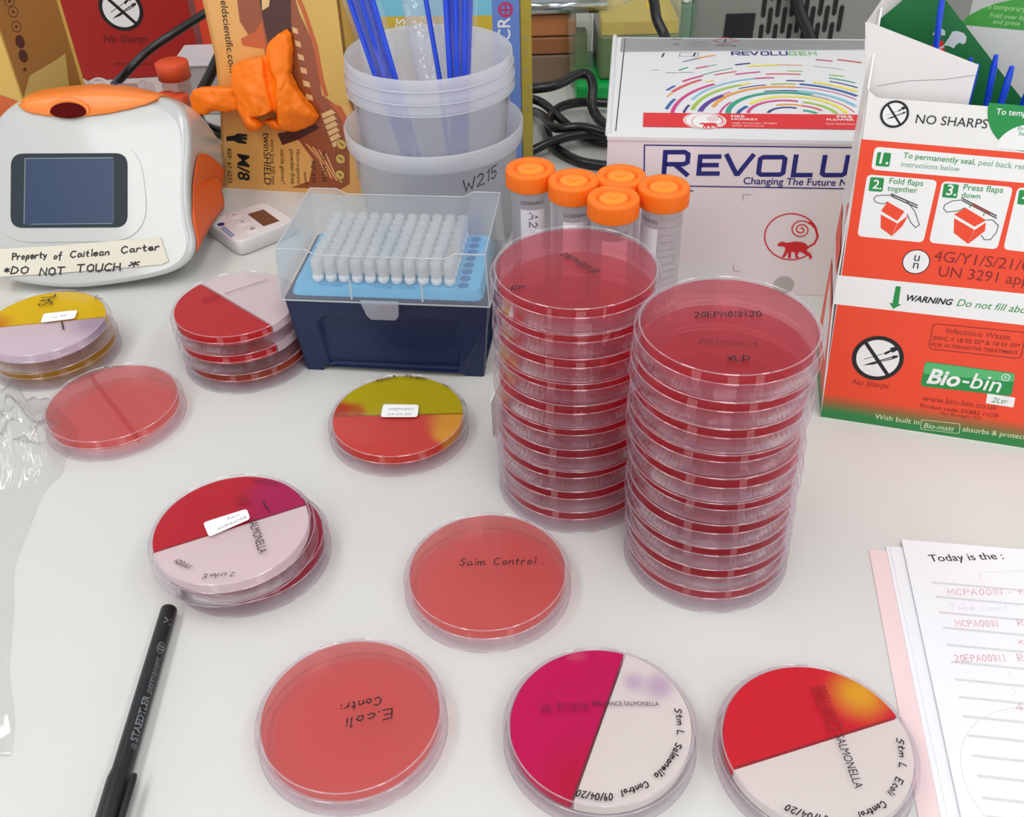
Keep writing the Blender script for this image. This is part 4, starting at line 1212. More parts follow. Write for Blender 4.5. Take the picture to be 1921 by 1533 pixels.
for (pxy, lab, grad, code) in TUBES:
    c = at(pxy[0], pxy[1], TZ); c.z = 0
    t = thing('centrifuge_tube', lab, 'tube', tuple(c), 'orange capped tubes behind the stacks')
    b = MB()
    b.lathe([(13.2, .2), (14.2, .4), (14.2, 14), (14.2, 103), (14.0, 113), (13.0, 113), (13.0, 15), (2, 2.2), (.01, 2.2)], TUBEP, 40)
    b.build('tube_body', t, local=True)
    b = MB()
    b.lathe([(14.6, 105), (17.0, 105), (17.3, 105.6), (17.3, 116.6), (16.4, TZ), (12.6, TZ), (11.6, 117.2), (11.4, 115.2), (10.6, 115.0), (10.2, 116.4), (9.0, 116.9)], CAPO, 48)
    b.lathe([(9.9, 116.45), (9.0, 116.9), (.01, 117.1)], CAPI, 48)
    b.ribbon(Plane((0, 0, 117.1), (1, 0, 0), (0, 1, 0)), [(-4, 1), (0, -3), (4, 1.4)], .5, CAPO)
    ribs(b, CAPO)
    b.build('cap', t, local=True)
    b = MB()
    f = lambda r: (lambda a, b_, h: Vector((r*math.cos(-PI/2+a/r), r*math.sin(-PI/2+a/r), b_)))
    dcam = math.atan2(-c.x, c.y)      # turn the print towards the viewer
    tw = .06 if not grad else -.95
    def fw(a, b_, h, r=14.32):
        th = -PI/2+dcam*-0.0+tw+a/r
        return Vector(((r+h*.3)*math.cos(th), (r+h*.3)*math.sin(th), b_))
    P0 = [(x, z) for z in (30, 92) for x in range(-9, 10)]
    n = 19
    b.add([fw(x, 92, 0) for x in range(-9, 10)]+[fw(x, 28, 0) for x in range(-9, 10)], [(n+i, n+i+1, i+1, i) for i in range(n-1)], PATCH)
    b.text(FLATZ, 'CORNING', (-8.5, 96), (8.5, 96), BLACK, px=False, fn=fw, h=.6)
    if code:
        b.hand(FLATZ, code, (-2.5, 90), (-2.5, 79), 5.5, INK, w=.6, px=False, fn=fw, h=.9)
    if grad:
        for k in range(12):
            z = 99-5.6*k
            b.ribbon(FLATZ, [(x, z) for x in (10, 13, 16, 19, 22, 25)], .45, GREYL, fn=fw, h=.6)
            if k % 2 == 1:
                b.text(FLATZ, str(50-5*(k//2)), (27, z-1.4), (30.5, z-1.4), GREYL, px=False, fn=fw, h=.6)
    else:
        for k in range(12):
            b.ribbon(FLATZ, [(x, 99-5.6*k) for x in (14, 17, 20)], .4, GREYL, fn=fw, h=.6)
    b.build('printing', t, local=True)
    if grad:
        b = MB(); b.lathe([(.01, 2.6), (2.2, 2.6), (12.6, 15.4), (12.8, 22), (.01, 22)], clear('pale_yellow_liquid', (240, 226, 170), haze=.35, hazecol=(236, 214, 150), lo=.02, hi=.3), 32); b.build('liquid', t, local=True)

# ================================================================== translucent tubs with blue loops
TUBM = clear('milky_plastic', (250, 251, 254), haze=.52, hazecol=(255, 255, 255), lo=.035, hi=.6, rough=.14, transl=.5)
TUBC = at(826, 430, 0)+Vector((0, 8, 0))
TUBC = Vector((-56, 792, 0))
low = thing('plastic_tub', 'lower translucent plastic tub with W215 written on it, standing behind the tip box', 'tub', tuple(TUBC), 'translucent tubs nested in each other')
b = MB()
prof = [(.01, .6), (60, .6), (61.5, 2), (67.5, 84), (71.5, 85), (72, 87), (72.5, 99), (71.3, 100), (70.2, 99), (66.5, 84), (60.5, 3), (.01, 2.0)]
b.lathe(prof, TUBM, 72); b.build('tub_body', low, local=True)
b = MB()
def ftub(a, b_, h):
    r = 61.5+6*(b_-2)/82+.25+.3*h; th = a/66-PI/2; return Vector((r*math.cos(th), r*math.sin(th), b_))
b.hand(FLATZ, 'W215', (24, 66), (55, 70), 10, INK, w=1.0, px=False, fn=ftub)
b.build('handwriting', low, local=True)
up = thing('plastic_tub', 'upper translucent screw-neck tub holding the blue loops, nested in the lower tub', 'tub', tuple(TUBC+Vector((0, 0, 3))), 'translucent tubs nested in each other')
b = MB()
UZ = 3.0
prof = [(.01, .3), (54, .3), (56, 2), (62.5, 124), (65.8, 125), (66.6, 128), (65.0, 131), (66.2, 134), (66.4, 138), (64.6, 141), (65.4, 144), (65.2, 152), (64.4, 153), (63.6, 152), (63.2, 128), (60.8, 122), (55, 3.5), (.01, 1.8)]
b.lathe(prof, TUBM, 72); b.build('tub_body', up, local=True)
for z, r in ((125.6, 66.4), (134.5, 66.6), (144, 66.0)):
    b = MB(); b.lathe([(r-.4, z-.8), (r+.3, z), (r-.4, z+.8), (r-1, z)], clear('milky_rim', (252, 252, 255), haze=.6, hazecol=(248, 249, 254), lo=.05, hi=.6, rough=.15), 72, close=True); b.build('thread_ridge', up, local=True)

RIMZ = 156.0
def stick(p0, y0, p1, y1, r, lab, grp, m=LBLUE):
    """loop from a pixel at depth y0 (above) to a pixel at depth y1 (rim), carried on to the tub floor"""
    a = aty(p0[0], p0[1], y0); q = aty(p1[0], p1[1], y1); d = q-a
    k = (a.z-8)/max(a.z-q.z, 1e-3)
    e = a+d*k
    # keep the foot inside the tub
    v = Vector((e.x-TUBC.x, e.y-TUBC.y, 0))
    if v.length > 48:
        v = v*(48/v.length); e = Vector((TUBC.x+v.x, TUBC.y+v.y, 8))
    a = a+(a-q).normalized()*40
    b = MB(); b.tube([a, a*.66+q*.34, q, e], r, m, 8)
    o = b.build('inoculation_loop', None, org=tuple(e)); tag(o, lab, 'loop', grp)
for i in range(6):
    stick((655+7.5*i, 0), 782+(i % 3)*5, (703+6*i, 140+i*1.5), 768+(i % 3)*5, 1.9, 'blue loop, %s from the left in the left-hand sleeve of the translucent tub' % NTH[i], 'loops in the left sleeve')
stick((699, 0), 776, (743, 150), 762, 2.0, 'blue loop just right of the left-hand bundle in the translucent tub', 'loops in the left sleeve')
stick((800, 5), 790, (826, 155), 770, 1.9, 'single blue loop standing between the two bundles in the translucent tub', None)
for i in range(6):
    stick((836+9.2*i, 0), 774+(i % 2)*6, (845+6.5*i, 155-i), 764+(i % 2)*6, 2.1, 'blue loop, %s from the left in the right-hand sleeve of the translucent tub' % NTH[i], 'loops in the right sleeve')
FILM = clear('sleeve_film', (254, 254, 255), haze=.07, hazecol=(246, 247, 255), lo=.05, hi=.6, rough=.1, bump=.5, bscale=55)
def sleeve(pa, pb, ya, qa, qb, yq, lab, hazy=None):
    """flat film sleeve from its upper edge (two pixels at depth ya) down into the tub"""
    A0 = aty(*pa, ya); A1 = aty(*pb, ya); B0 = aty(*qa, yq); B1 = aty(*qb, yq)
    def pt(u, v, s):
        p = (A0*(1-u)+A1*u)*(1-v)+(B0*(1-u)+B1*u)*v
        w = 4.5*math.sin(PI*u)*(1 if s > 0 else -1)
        wob = 1.2*noise.noise(p*.05+Vector((s*7, 0, 0)))
        return p+Vector((0, -w+wob, 0))
    b = MB(); n, k = 14, 16
    ring = lambda v: [pt(i/n, v, 1) for i in range(n+1)]+[pt(i/n, v, -1) for i in range(n, -1, -1)]
    b.loft([ring(-.35+1.75*j/k) for j in range(k+1)], hazy or FILM, True, False, False)
    low_ = min(q.z for q in b.v)
    if low_ < 8:
        for q in b.v:
            q.z = max(q.z, 8+.02*q.z)
    for q in b.v:                       # stay within the tub below its rim
        if q.z < RIMZ+4:
            v = Vector((q.x-TUBC.x, q.y-TUBC.y)); lim = 54+6.5*min(1, q.z/124)-3
            if v.length > lim:
                v *= lim/v.length; q.x, q.y = TUBC.x+v.x, TUBC.y+v.y
    o = b.build('plastic_sleeve', None, org=tuple(B0)); tag(o, lab, 'plastic sleeve', 'clear sleeves in the tub')
sleeve((642, 0), (716, 0), 785, (690, 140), (756, 152), 770, 'clear plastic sleeve around the left-hand bundle of blue loops')
sleeve((752, 0), (830, 0), 800, (782, 150), (838, 156), 776, 'crumpled clear sleeve around the single blue loop in the middle of the tub', clear('sleeve_film_cloudy', (253, 253, 255), haze=.2, hazecol=(240, 241, 250), lo=.06, hi=.6, rough=.12, bump=.7, bscale=70))
sleeve((828, 0), (897, 0), 778, (836, 155), (888, 150), 766, 'clear plastic sleeve around the right-hand bundle of blue loops')

# ================================================================== white and orange bench instrument
MBASE = at(125, 540, 7.0)
mach = thing('bench_instrument', 'white rounded bench instrument with a dark touch screen, orange lid and taped note', 'instrument', (MBASE.x, MBASE.y+60, 0))
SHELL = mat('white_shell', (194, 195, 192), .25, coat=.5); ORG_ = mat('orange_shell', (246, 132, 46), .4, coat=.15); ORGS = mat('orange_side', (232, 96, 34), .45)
# its face leans back so that it squarely meets the viewer
lean = PI/2-PITCH
FV = Vector((0, math.sin(PITCH), math.cos(PITCH))); FU = Vector((1, 0, 0))
FN_ = Vector((0, -1, 0))
PM = Plane(MBASE, CR, CU)
F = lambda x, y: PM.px(x, y)
outl = [(-12, 240), (-2, 222), (16, 206), (38, 196), (70, 192), (130, 189), (200, 187), (262, 187), (300, 189), (324, 198), (342, 214), (352, 240), (355, 280), (353, 320), (352, 370), (356, 420), (364, 455), (362, 480), (348, 500), (318, 516), (270, 528), (200, 539), (140, 544), (80, 541), (30, 533), (0, 525), (-14, 510), (-22, 480), (-24, 440), (-22, 380), (-20, 320), (-17, 275)]
def resample(pts, n):
    P = [Vector((float(x), float(y))) for x, y in pts]; P.append(P[0]); L = [0]
    for i in range(len(P)-1):
        L.append(L[-1]+(P[i+1]-P[i]).length)
    out = []; k = 0
    for i in range(n):
        s = L[-1]*i/n
        while L[k+1] < s:
            k += 1
        t = (s-L[k])/(L[k+1]-L[k]); p0 = P[k-1 if k else -2]; p1 = P[k]; p2 = P[k+1]; p3 = P[(k+2) if k+2 < len(P) else 1]
        out.append(.5*((2*p1)+(p2-p0)*t+(2*p0-5*p1+4*p2-p3)*t*t+(3*p1-p0-3*p2+p3)*t**3))
    return out
O2 = [Vector(F(q.x, q.y)) for q in resample(outl, 96)]
ctr2 = Vector(F(165, 370))
NS = 14
def sec(s):
    """section s = 0 front .. 1 back"""
    out = []
    for q in O2:
        d = q-ctr2
        if s < .12:
            k = 1-.075*(1-s/.12)**2; dep = -4*(1-(1-s/.12)**2)*0+9*(s/.12)*.5
        else:
            t = (s-.12)/.88
            dep = 4.5+96*t
            k = 1+.0*t
        p = PM.P(*(ctr2+d*k), 0)+Vector((0, dep, 0))
        if s >= .12:
            t = (s-.12)/.88
            rt_ = max(0, d.x/70.)
            p.x += 0*t*rt_*max(0, 1-max(0, d.y)/90.)*min(1, t*1.8)
            p.z = p.z*(1-.42*t*t*(1 if d.x > 0 else .8))
            # upper right shoulder falls away towards the back
            if d.x > 20 and d.y > 0:
                p.z -= 22*t*min(1, (d.x-20)/40.)
                p.x -= 4*t*min(1, (d.x-20)/40.)
        p.z = max(p.z, 3.0)
        out.append(p)
    return out
rings = [sec(s) for s in (0, .02, .05, .08, .12, .2, .3, .4, .5, .6, .7, .8, .9, .97)]
last = rings[-1]; cl = sum(last, Vector())/len(last)
rings.append([cl+(q-cl)*.9+Vector((0, 3, 0)) for q in last])
n = 96
b = MB()
vs = [q for r in rings for q in r]
b.add(vs, [((j+1)*n+i, (j+1)*n+(i+1) % n, j*n+(i+1) % n, j*n+i) for j in range(len(rings)-1) for i in range(n)], SHELL, True)
b.add(rings[0], [tuple(range(n))], SHELL); b.add(rings[-1], [tuple(reversed(range(n)))], SHELL)
weld(b.build('shell', mach))
def surf(s, t):
    """point of the shell skin: s front to back, t (fractional) place on the outline; pushed out by 0.9 mm"""
    r = sec(s); i = int(t) % n; k = t-int(t)
    p = r[i]*(1-k)+r[(i+1) % n]*k
    c_ = sum(r, Vector())/n; d = p-c_; d.y = 0
    return p+d.normalized()*.9
def t_at(px_, py_):
    return min(range(n), key=lambda i: (O2[i]-Vector(F(px_, py_))).length)
tb, tt = t_at(360, 482), t_at(352, 300)
rows = []
for k in range(15):
    s_ = .135+.86*k/14
    arch = 1-abs(max(0, min(1, (s_-.10)/.30))-1)**2.6          # rises quickly from the front corner
    top_t = tb+(tt-tb)*(.12+.88*arch)
    rows.append([surf(min(s_, .97), tb+(top_t-tb)*q/11) for q in range(12)])
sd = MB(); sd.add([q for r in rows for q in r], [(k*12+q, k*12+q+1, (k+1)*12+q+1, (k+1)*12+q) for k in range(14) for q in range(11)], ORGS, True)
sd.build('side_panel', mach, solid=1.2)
# front furniture
PM1 = PM
def plate(name, corners, rad, m, h0, h1, parent, bev=.6, n=8):
    mb = MB(); q = [Vector(F(*c)) for c in corners]; out = []
    for i in range(4):
        p0, p1, p2 = q[i-1], q[i], q[(i+1) % 4]; d0 = (p0-p1).normalized()*rad; d1 = (p2-p1).normalized()*rad
        for k in range(n+1):
            t = k/n; out.append(((1-t)**2)*(p1+d0)+2*t*(1-t)*p1+t*t*(p1+d1))
    out = out[::-1]
    mb.prism([PM.P(a.x, a.y, h0) for a in reversed(out)], [PM.P(a.x, a.y, h1) for a in reversed(out)], m)
    return mb.build(name, parent, bevel=bev, seg=3)
sur = plate('screen_surround', [(-8, 262), (262, 258), (282, 452), (-14, 456)], 34, SHELL, -3, .8, mach, 2.2)
DK = mat('screen_bezel', (42, 52, 58), .5, spec=.25); LCD = mat('screen_glass', (46, 64, 94), .3, spec=.3, var=.05, vscale=120)
bez = plate('screen_bezel', [(22, 289), (240, 288), (240, 427), (21, 428)], 10, DK, .5, 1.3, mach, .3)
plate('screen', [(50, 300), (213, 298), (213, 421), (48, 423)], .8, LCD, 1.0, 1.55, bez, .15)
b = MB(); LG = mat('bezel_edge', (130, 140, 148), .35)
b.ribbon(PM, [F(47, 421), F(49, 298.5), F(213, 297)], .7, LG, h=1.7); b.ribbon(PM, [F(60, 421.5), F(212, 420)], .5, LG, h=1.7); b.ribbon(PM, [F(214, 300), F(214, 418)], .3, LG, h=1.65)
b.build('screen_frame', bez)
# tape note
b = MB(); TAPEC = mat('masking_tape', (224, 218, 200), .6)
b.poly(PM, [F(*q) for q in ((-6, 468), (100, 462), (228, 451), (302, 445), (317, 490), (304, 497), (120, 512), (-6, 520))], TAPEC, h=.9)
b.hand(PM, 'Property', F(24, 488), F(88, 484), 5.0, INK, w=1.15, h=1.05, px=False); b.hand(PM, 'of', F(102, 487), F(117, 485), 5.0, INK, w=1.15, h=1.05, px=False)
b.hand(PM, 'Caitlean', F(133, 484), F(205, 479), 5.2, INK, w=1.15, h=1.05, px=False); b.hand(PM, 'Carter', F(228, 476), F(299, 469), 5.2, INK, w=1.2, h=1.05, px=False)
b.hand(PM, '*DO', F(8, 514), F(52, 514), 5.6, INK, w=1.2, h=1.05, px=False); b.hand(PM, 'NOT', F(75, 517), F(121, 515), 5.6, INK, w=1.25, h=1.05, px=False)
b.hand(PM, 'TOUCH', F(144, 511), F(225, 508), 5.8, INK, w=1.25, h=1.05, px=False); b.hand(PM, '*', F(242, 504), F(259, 503), 6.5, INK, w=1.25, h=1.05, px=False)
b.build('tape_note', mach, solid=.1)
# orange lid on top: a shallow dome following the shell, with a finger notch at the front
b = MB()
fr_ = [(36, 199), (44, 207), (60, 214), (95, 219), (130, 221), (165, 219), (200, 215), (240, 207), (270, 199), (297, 188)]
rows = []
m_ = 31
xs_ = [36+261*i/(m_-1) for i in range(m_)]
def f_y(x):
    for (xa, ya), (xb, yb_) in zip(fr_, fr_[1:]):
        if xa <= x <= xb:
            t = (x-xa)/(xb-xa); t = t*t*(3-2*t)*.4+t*.6
            return ya+(yb_-ya)*t
    return fr_[-1][1]
top_i = [i for i in range(n) if O2[i].y > Vector(F(165, 215)).y]
rows = [[PM.P(*F(x, f_y(x)), 1.0) for x in xs_], [PM.P(*F(x, f_y(x)-1.5), 2.4) for x in xs_]]
for s_ in (.05, .10, .16, .25, .34, .43, .52, .6):
    r = sec(s_); row = []
    for x in xs_:
        a = F(x, 190)[0]
        i = min(top_i, key=lambda k: abs(O2[k].x-a)); k2 = i+1 if O2[(i+1) % n].x > O2[i].x else i-1
        if (O2[i].x-a)*(O2[k2 % n].x-a) > 0:
            k2 = 2*i-k2
        da = O2[k2 % n].x-O2[i].x; w_ = (a-O2[i].x)/da if abs(da) > 1e-6 else 0; w_ = max(0, min(1, w_))
        p = r[i]*(1-w_)+r[k2 % n]*w_
        f_ = (x-36)/261.
        row.append(p+Vector((0, 0, 1.6+2.5*math.sin(PI*f_)*min(1, s_*6))))
    rows.append(row)
b.add([q for r in rows for q in r], [(j*m_+i, j*m_+i+1, (j+1)*m_+i+1, (j+1)*m_+i) for j in range(len(rows)-1) for i in range(m_-1)], ORG_, True)
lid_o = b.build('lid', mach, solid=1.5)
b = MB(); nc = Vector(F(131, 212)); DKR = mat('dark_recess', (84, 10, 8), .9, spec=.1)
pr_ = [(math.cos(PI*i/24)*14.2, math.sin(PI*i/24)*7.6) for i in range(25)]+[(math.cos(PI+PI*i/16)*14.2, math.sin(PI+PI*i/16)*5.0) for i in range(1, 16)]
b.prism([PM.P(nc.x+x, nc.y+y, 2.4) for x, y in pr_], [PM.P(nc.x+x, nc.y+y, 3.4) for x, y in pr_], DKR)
b.build('finger_notch', mach)
b = MB()
b.tube([PM.P(nc.x+math.cos(a)*15.5, nc.y+math.sin(a)*9.2-.5, 3.0)+Vector((0, 1, 0)) for a in [PI*(-.06)+1.12*PI*i/20 for i in range(21)]], [1.2+1.2*math.sin(PI*i/20) for i in range(21)], ORG_, 10)
b.build('notch_lip', mach)

# ================================================================== timer
tc0 = at(385, 414, 14); tc1 = at(496, 377, 14); tc2 = at(556, 412, 14); tc3 = at(446, 456, 14)
tcen = (tc0+tc1+tc2+tc3)/4; tcen.z = 0
tim = thing('timer', 'small white digital timer with a brown display lying beside the white instrument', 'timer', tuple(tcen))
TMW = mat('timer_white', (226, 222, 222), .4)
def rq(cs, z, r, n=6, grow=1.0):
    out = []; cs = [tcen+(Vector((q.x, q.y, 0))-tcen)*grow for q in cs]
    for i in range(4):
        p0, p1, p2 = cs[i-1], cs[i], cs[(i+1) % 4]; d0 = (p0-p1).normalized()*r; d1 = (p2-p1).normalized()*r
        for k in range(n+1):
            t = k/n; p = ((1-t)**2)*(p1+d0)+2*t*(1-t)*p1+t*t*(p1+d1); out.append(Vector((p.x, p.y, z)))
    return out
cs = [tc3, tc2, tc1, tc0]
b = MB(); b.loft([rq(cs, .3, 8, grow=.95), rq(cs, 1.5, 8, grow=1.0), rq(cs, 12, 8), rq(cs, 13.6, 8, grow=.98), rq(cs, 14, 8, grow=.95)], TMW); b.build('case', tim)
PTM = Plane(Vector((0, 0, 14)), (1, 0, 0), (0, 1, 0))
Z9 = lambda x, y: (380+x/10.67, 370+y/10.67)
b = MB(); q = [PTM.px(*Z9(*p)) for p in ((1225, 585), (1540, 480), (1220, 250), (905, 345))]
b.prism([PTM.P(*p, .05) for p in q], [PTM.P(*p, .35) for p in q], mat('lcd_brown', (112, 74, 56), .2, coat=.3)); b.build('display', tim)
b = MB()
b.poly(PTM, [PTM.px(*Z9(*p)) for p in ((350, 620), (580, 805), (640, 770), (410, 585))], mat('pale_blue_print', (150, 172, 204), .5)); b.disc(PTM, PTM.px(*Z9(370, 545)), 3.2, NAVY)
b.ribbon(PTM, [PTM.px(*Z9(*p)) for p in ((420, 580), (640, 768))], .5, NAVY, h=.2)
b.ribbon(PTM, [PTM.px(*Z9(*p)) for p in ((360, 625), (580, 808))], .4, NAVY, h=.2)
b.build('printed_logo', tim)
for x, y, kk in ((630, 365, 0), (800, 500, 0), (1000, 640, 1)):
    b = MB(); c_ = PTM.px(*Z9(x, y)); b.lathe([(6.3, 14.0), (6.2, 14.5), (5.2, 14.7), (.01, 14.7)], TMW, 24, c=(c_[0], c_[1], 0))
    b.disc(Plane(Vector((0, 0, 14.72)), (1, 0, 0), (0, 1, 0)), c_, 2.4 if kk else 1.4, GREYL, h=.03, n=16)
    b.build('button', tim)
# ================================================================== glove packs
GOLD = mat('gold_pack', (226, 168, 90), .32, coat=.5, var=.05); YELP = mat('yellow_pack', (214, 174, 86), .4, coat=.2); BRNP = mat('brown_pack', (150, 100, 44), .45)
PHOTO = mat('photo_brown', (150, 74, 34), .35, coat=.4); PHOTOD = mat('photo_dark', (70, 30, 18), .4, coat=.3); CREAM = mat('photo_cream', (226, 186, 126), .4, coat=.3); RUST = mat('photo_rust', (196, 92, 36), .35, coat=.3)
GBL = at(418, 352, 0); GBR = at(695, 369, 0)
GU = (GBR-GBL).normalized(); GNb = Vector((-GU.y, GU.x, 0)); GV = Vector((0, 0, 1))*math.cos(math.radians(9))+GNb*math.sin(math.radians(9))
PGL = Plane(GBL, GU, GV)
pack = thing('glove_pack', 'golden brown glove dispenser pack with an orange glove coming out of its slot', 'glove pack', tuple(GBL))
b = MB()
def gp(x, y, h=0): return PGL.P(*PGL.px(x, y), h)
# bulged pillow front, gusset on the right
left = [PGL.px(418, 352), PGL.px(416, 290), PGL.px(413, 200), PGL.px(404, 110), PGL.px(384, 20), PGL.px(366, -60)]
right = [PGL.px(695, 369), PGL.px(690, 300), PGL.px(676, 240), PGL.px(655, 190), PGL.px(633, 20), PGL.px(622, -60)]
rows = []; NU = 20
for (l, r) in zip(left, right):
    row = []
    for i in range(NU+1):
        u = i/NU; a = l[0]*(1-u)+r[0]*u; v = l[1]*(1-u)+r[1]*u
        row.append((a, v))
    rows.append(row)
def bul(u, v): return 0.0
fr = [PGL.P(a, v, 0) for row in rows for a, v in row]
N1 = NU+1
b.add(fr, [(j*N1+i, j*N1+i+1, (j+1)*N1+i+1, (j+1)*N1+i) for j in range(5) for i in range(NU)], GOLD, True)
bk = [PGL.P(row[k][0], row[k][1], 0) + GNb*(52 if j > 0 else 46) for k in (0, NU) for j, row in enumerate(rows)]
lf = [PGL.P(*row[0], 0) for row in rows]; rt = [PGL.P(*row[NU], 0) for row in rows]
lb = [q+GNb*50 for q in lf]; rb = [q+GNb*50 for q in rt]
mid = [q+GNb*25-GU*(6 if 0 < j else 0) for j, q in enumerate(rt)]
b.add(lf+lb, [(i, i+1, 7+i, 6+i) for i in range(5)], GOLD)
b.add(rt+mid, [(6+i, 7+i, i+1, i) for i in range(5)], BRNP); b.add(mid+rb, [(6+i, 7+i, i+1, i) for i in range(5)], YELP)
b.add(lb+rb, [(6+i, 7+i, i+1, i) for i in range(5)], GOLD)
b.add([lf[0], rt[0], rb[0], lb[0]], [(3, 2, 1, 0)], BRNP); b.add([lf[5], rt[5], rb[5], lb[5]], [(0, 1, 2, 3)], BRNP)
pp = lambda pts, m, h=.2: b.ppoly(PGL, pts, m, h)
pp([(543, -40), (626, -40), (634, 20), (655, 190), (640, 200), (604, 178), (597, 120), (583, 70), (562, 25)], YELP)
pp([(440, -40), (543, -40), (562, 25), (583, 70), (597, 120), (604, 178), (640, 205), (655, 235), (656, 345), (640, 355), (545, 352), (588, 318), (570, 290), (552, 265), (530, 240), (520, 235), (500, 120), (492, 60), (470, 72), (450, 40)], PHOTO)
pp([(480, -40), (545, -40), (547, 60), (525, 72), (503, 80), (494, 40)], PHOTOD, .3)
pp([(490, -40), (510, -40), (505, 12), (492, 20)], CREAM, .35)
pp([(452, 72), (478, 60), (492, 40), (500, 92), (485, 90), (455, 85)], RUST, .25)
for k in range(7):
    y = 50+25*k; x = 548+5*k
    pp([(x, y), (x+10+k*.6, y+4), (x+12+k*.6, y+14), (x+2, y+11)], CREAM, .3)
for k in range(6):
    t = k/5; cx_, cy_ = 560, 330; a = -.35+t*1.0
    x0, y0 = 606+18*t, 225+62*t*.6+8*k*.3
    pp([(602+4*k, 214+11*k), (622+3*k, 205+11*k), (630+2.5*k, 212+11*k), (606+4*k, 222+11*k)], CREAM, .3)
b.ribbon(PGL, [PGL.px(*q) for q in ((553, -20), (572, 25), (592, 85), (604, 150), (612, 178))], 4, RUST, h=.32)
pp([(612, 190), (640, 200), (656, 232), (655, 262), (646, 262), (643, 228), (628, 204)], RUST, .34)
for k in range(7):
    b.ribbon(PGL, [PGL.px(575+6*k, 270+3*k), PGL.px(600+5*k, 300+5*k), PGL.px(612+5*k, 330+2*k)], 1.2, RUST if k % 2 else CREAM, h=.33)
pp([(520, 250), (560, 245), (590, 232), (600, 240), (560, 262), (530, 272)], PHOTOD, .36)
pp([(545, 352), (500, 345), (470, 300), (510, 262), (560, 262), (588, 300), (580, 340)], GOLD, .28)
b.text(PGL, 'www.shieldscientific.com', (404, -75), (431, 136), BLACK, h=.4)
# rotated captions
def vtext(t, x0, y0, x1, y1, m=BLACK, bold=0.0, hs=1.0): b.text(PGL, t, (x0, y0), (x1, y1), m, h=.45, bold=bold, hs=hs)
vtext('M/8', 446, 288, 447, 336, BLACK, .018); vtext('REF: 67 6233', 426, 278, 428, 342)
for t, x, y0, y1 in (('twinSHIELD', 494, 248, 345), ('extra long 300 mm', 508, 262, 345), ('nitrile gloves*', 526, 280, 345), ('powder-free', 544, 280, 345), ('Micro-organisms', 556, 280, 345), ('tested', 570, 322, 345), ('AQL 0.25', 584, 300, 342), ('REF. 676233', 604, 285, 340), ('CATEGORY I', 668, 264, 334)):
    vtext(t, x, y0, x+2, y1)
# hand mark
pp([(425, 256), (440, 254), (443, 252), (446, 250), (464, 252), (464, 256), (452, 257), (464, 258), (464, 262), (452, 262), (463, 266), (462, 270), (446, 268), (440, 264), (425, 264)], BLACK, .45)
for x, y in ((641, 271), (639, 298), (638, 328)):
    b.disc(PGL, PGL.px(x, y), 4.6, YELP, h=.4); b.ring(PGL, PGL.px(x, y), 4.6, .4, BLACK, h=.45, n=24)
    b.ribbon(PGL, [PGL.px(x-3, y-3), PGL.px(x+3, y+2)], .9, BLACK, h=.46)
weld(b.build('pack_body', pack), .00003)

# orange glove: limp folded lobes, merged into one skin
bm = bmesh.new()
G = lambda x, y, h: PGL.P(*PGL.px(x, y), h)
GLOBES = [
 [(375, 172, 22), (384, 159, 20), (412, 157, 20), (446, 158, 18), (464, 165, 16), (466, 200, 16), (440, 202, 18), (416, 198, 21), (404, 205, 23), (390, 204, 23), (377, 190, 23)],
 [(446, 119, 15), (474, 108, 17), (503, 101, 15), (510, 128, 20), (520, 165, 23), (529, 196, 22), (520, 204, 25), (506, 208, 28), (482, 206, 27), (464, 196, 22), (454, 160, 20)],
 [(462, 190, 22), (482, 204, 28), (498, 216, 30), (506, 226, 27), (500, 236, 24), (488, 239, 22), (474, 232, 20)],
 [(506, 92, 10), (514, 74, 12), (531, 58, 10), (545, 64, 8), (551, 90, 10), (551, 132, 14), (546, 150, 22), (538, 168, 25), (540, 200, 26), (544, 233, 22), (532, 216, 17), (522, 180, 15), (512, 130, 12)],
 [(541, 145, 21), (552, 138, 15), (562, 160, 15), (580, 186, 14), (602, 216, 10), (593, 230, 8), (566, 241, 8), (545, 236, 19), (540, 205, 25), (538, 170, 24)],
 [(502, 222, 12), (524, 220, 15), (545, 236, 14), (566, 242, 8), (545, 243, 8), (520, 238, 10)],
 [(540, 52, 2), (549, 62, 4), (551, 92, 6), (512, 88, 6), (520, 66, 4)]]
for lobe in GLOBES:
    cx = sum(p[0] for p in lobe)/len(lobe); cyy = sum(p[1] for p in lobe)/len(lobe); ch = sum(p[2] for p in lobe)/len(lobe)+5
    n_ = len(lobe)
    top = [bm.verts.new(G(*p)) for p in lobe]; c1 = bm.verts.new(G(cx, cyy, ch))
    bot = [bm.verts.new(G(p[0], p[1], max(.6, p[2]-13))) for p in lobe]; c0 = bm.verts.new(G(cx, cyy, max(.6, ch-22)))
    for i in range(n_):
        k = (i+1) % n_
        bm.faces.new((top[k], top[i], c1)); bm.faces.new((bot[i], bot[k], c0)); bm.faces.new((top[i], top[k], bot[k], bot[i]))
bmesh.ops.recalc_face_normals(bm, faces=bm.faces)
me = bpy.data.meshes.new('orange_glove')
GLO = thing('disposable_glove', 'bright orange disposable glove hanging out of the golden glove pack', 'glove', tuple(G(530, 90, 5)))
bmesh.ops.translate(bm, verts=bm.verts, vec=-G(530, 90, 5)); bmesh.ops.scale(bm, verts=bm.verts, vec=(MM, MM, MM))
bm.to_mesh(me); bm.free()
o = bpy.data.objects.new('glove_body', me); COL.objects.link(o); o.parent = GLO
GLM = mat('orange_glove', (255, 126, 12), .42, spec=.35, bump=.5, bscale=70)
me.materials.append(GLM)
md = o.modifiers.new('merge', 'REMESH'); md.mode = 'VOXEL'; md.voxel_size = 1.3*MM; md.use_smooth_shade = True
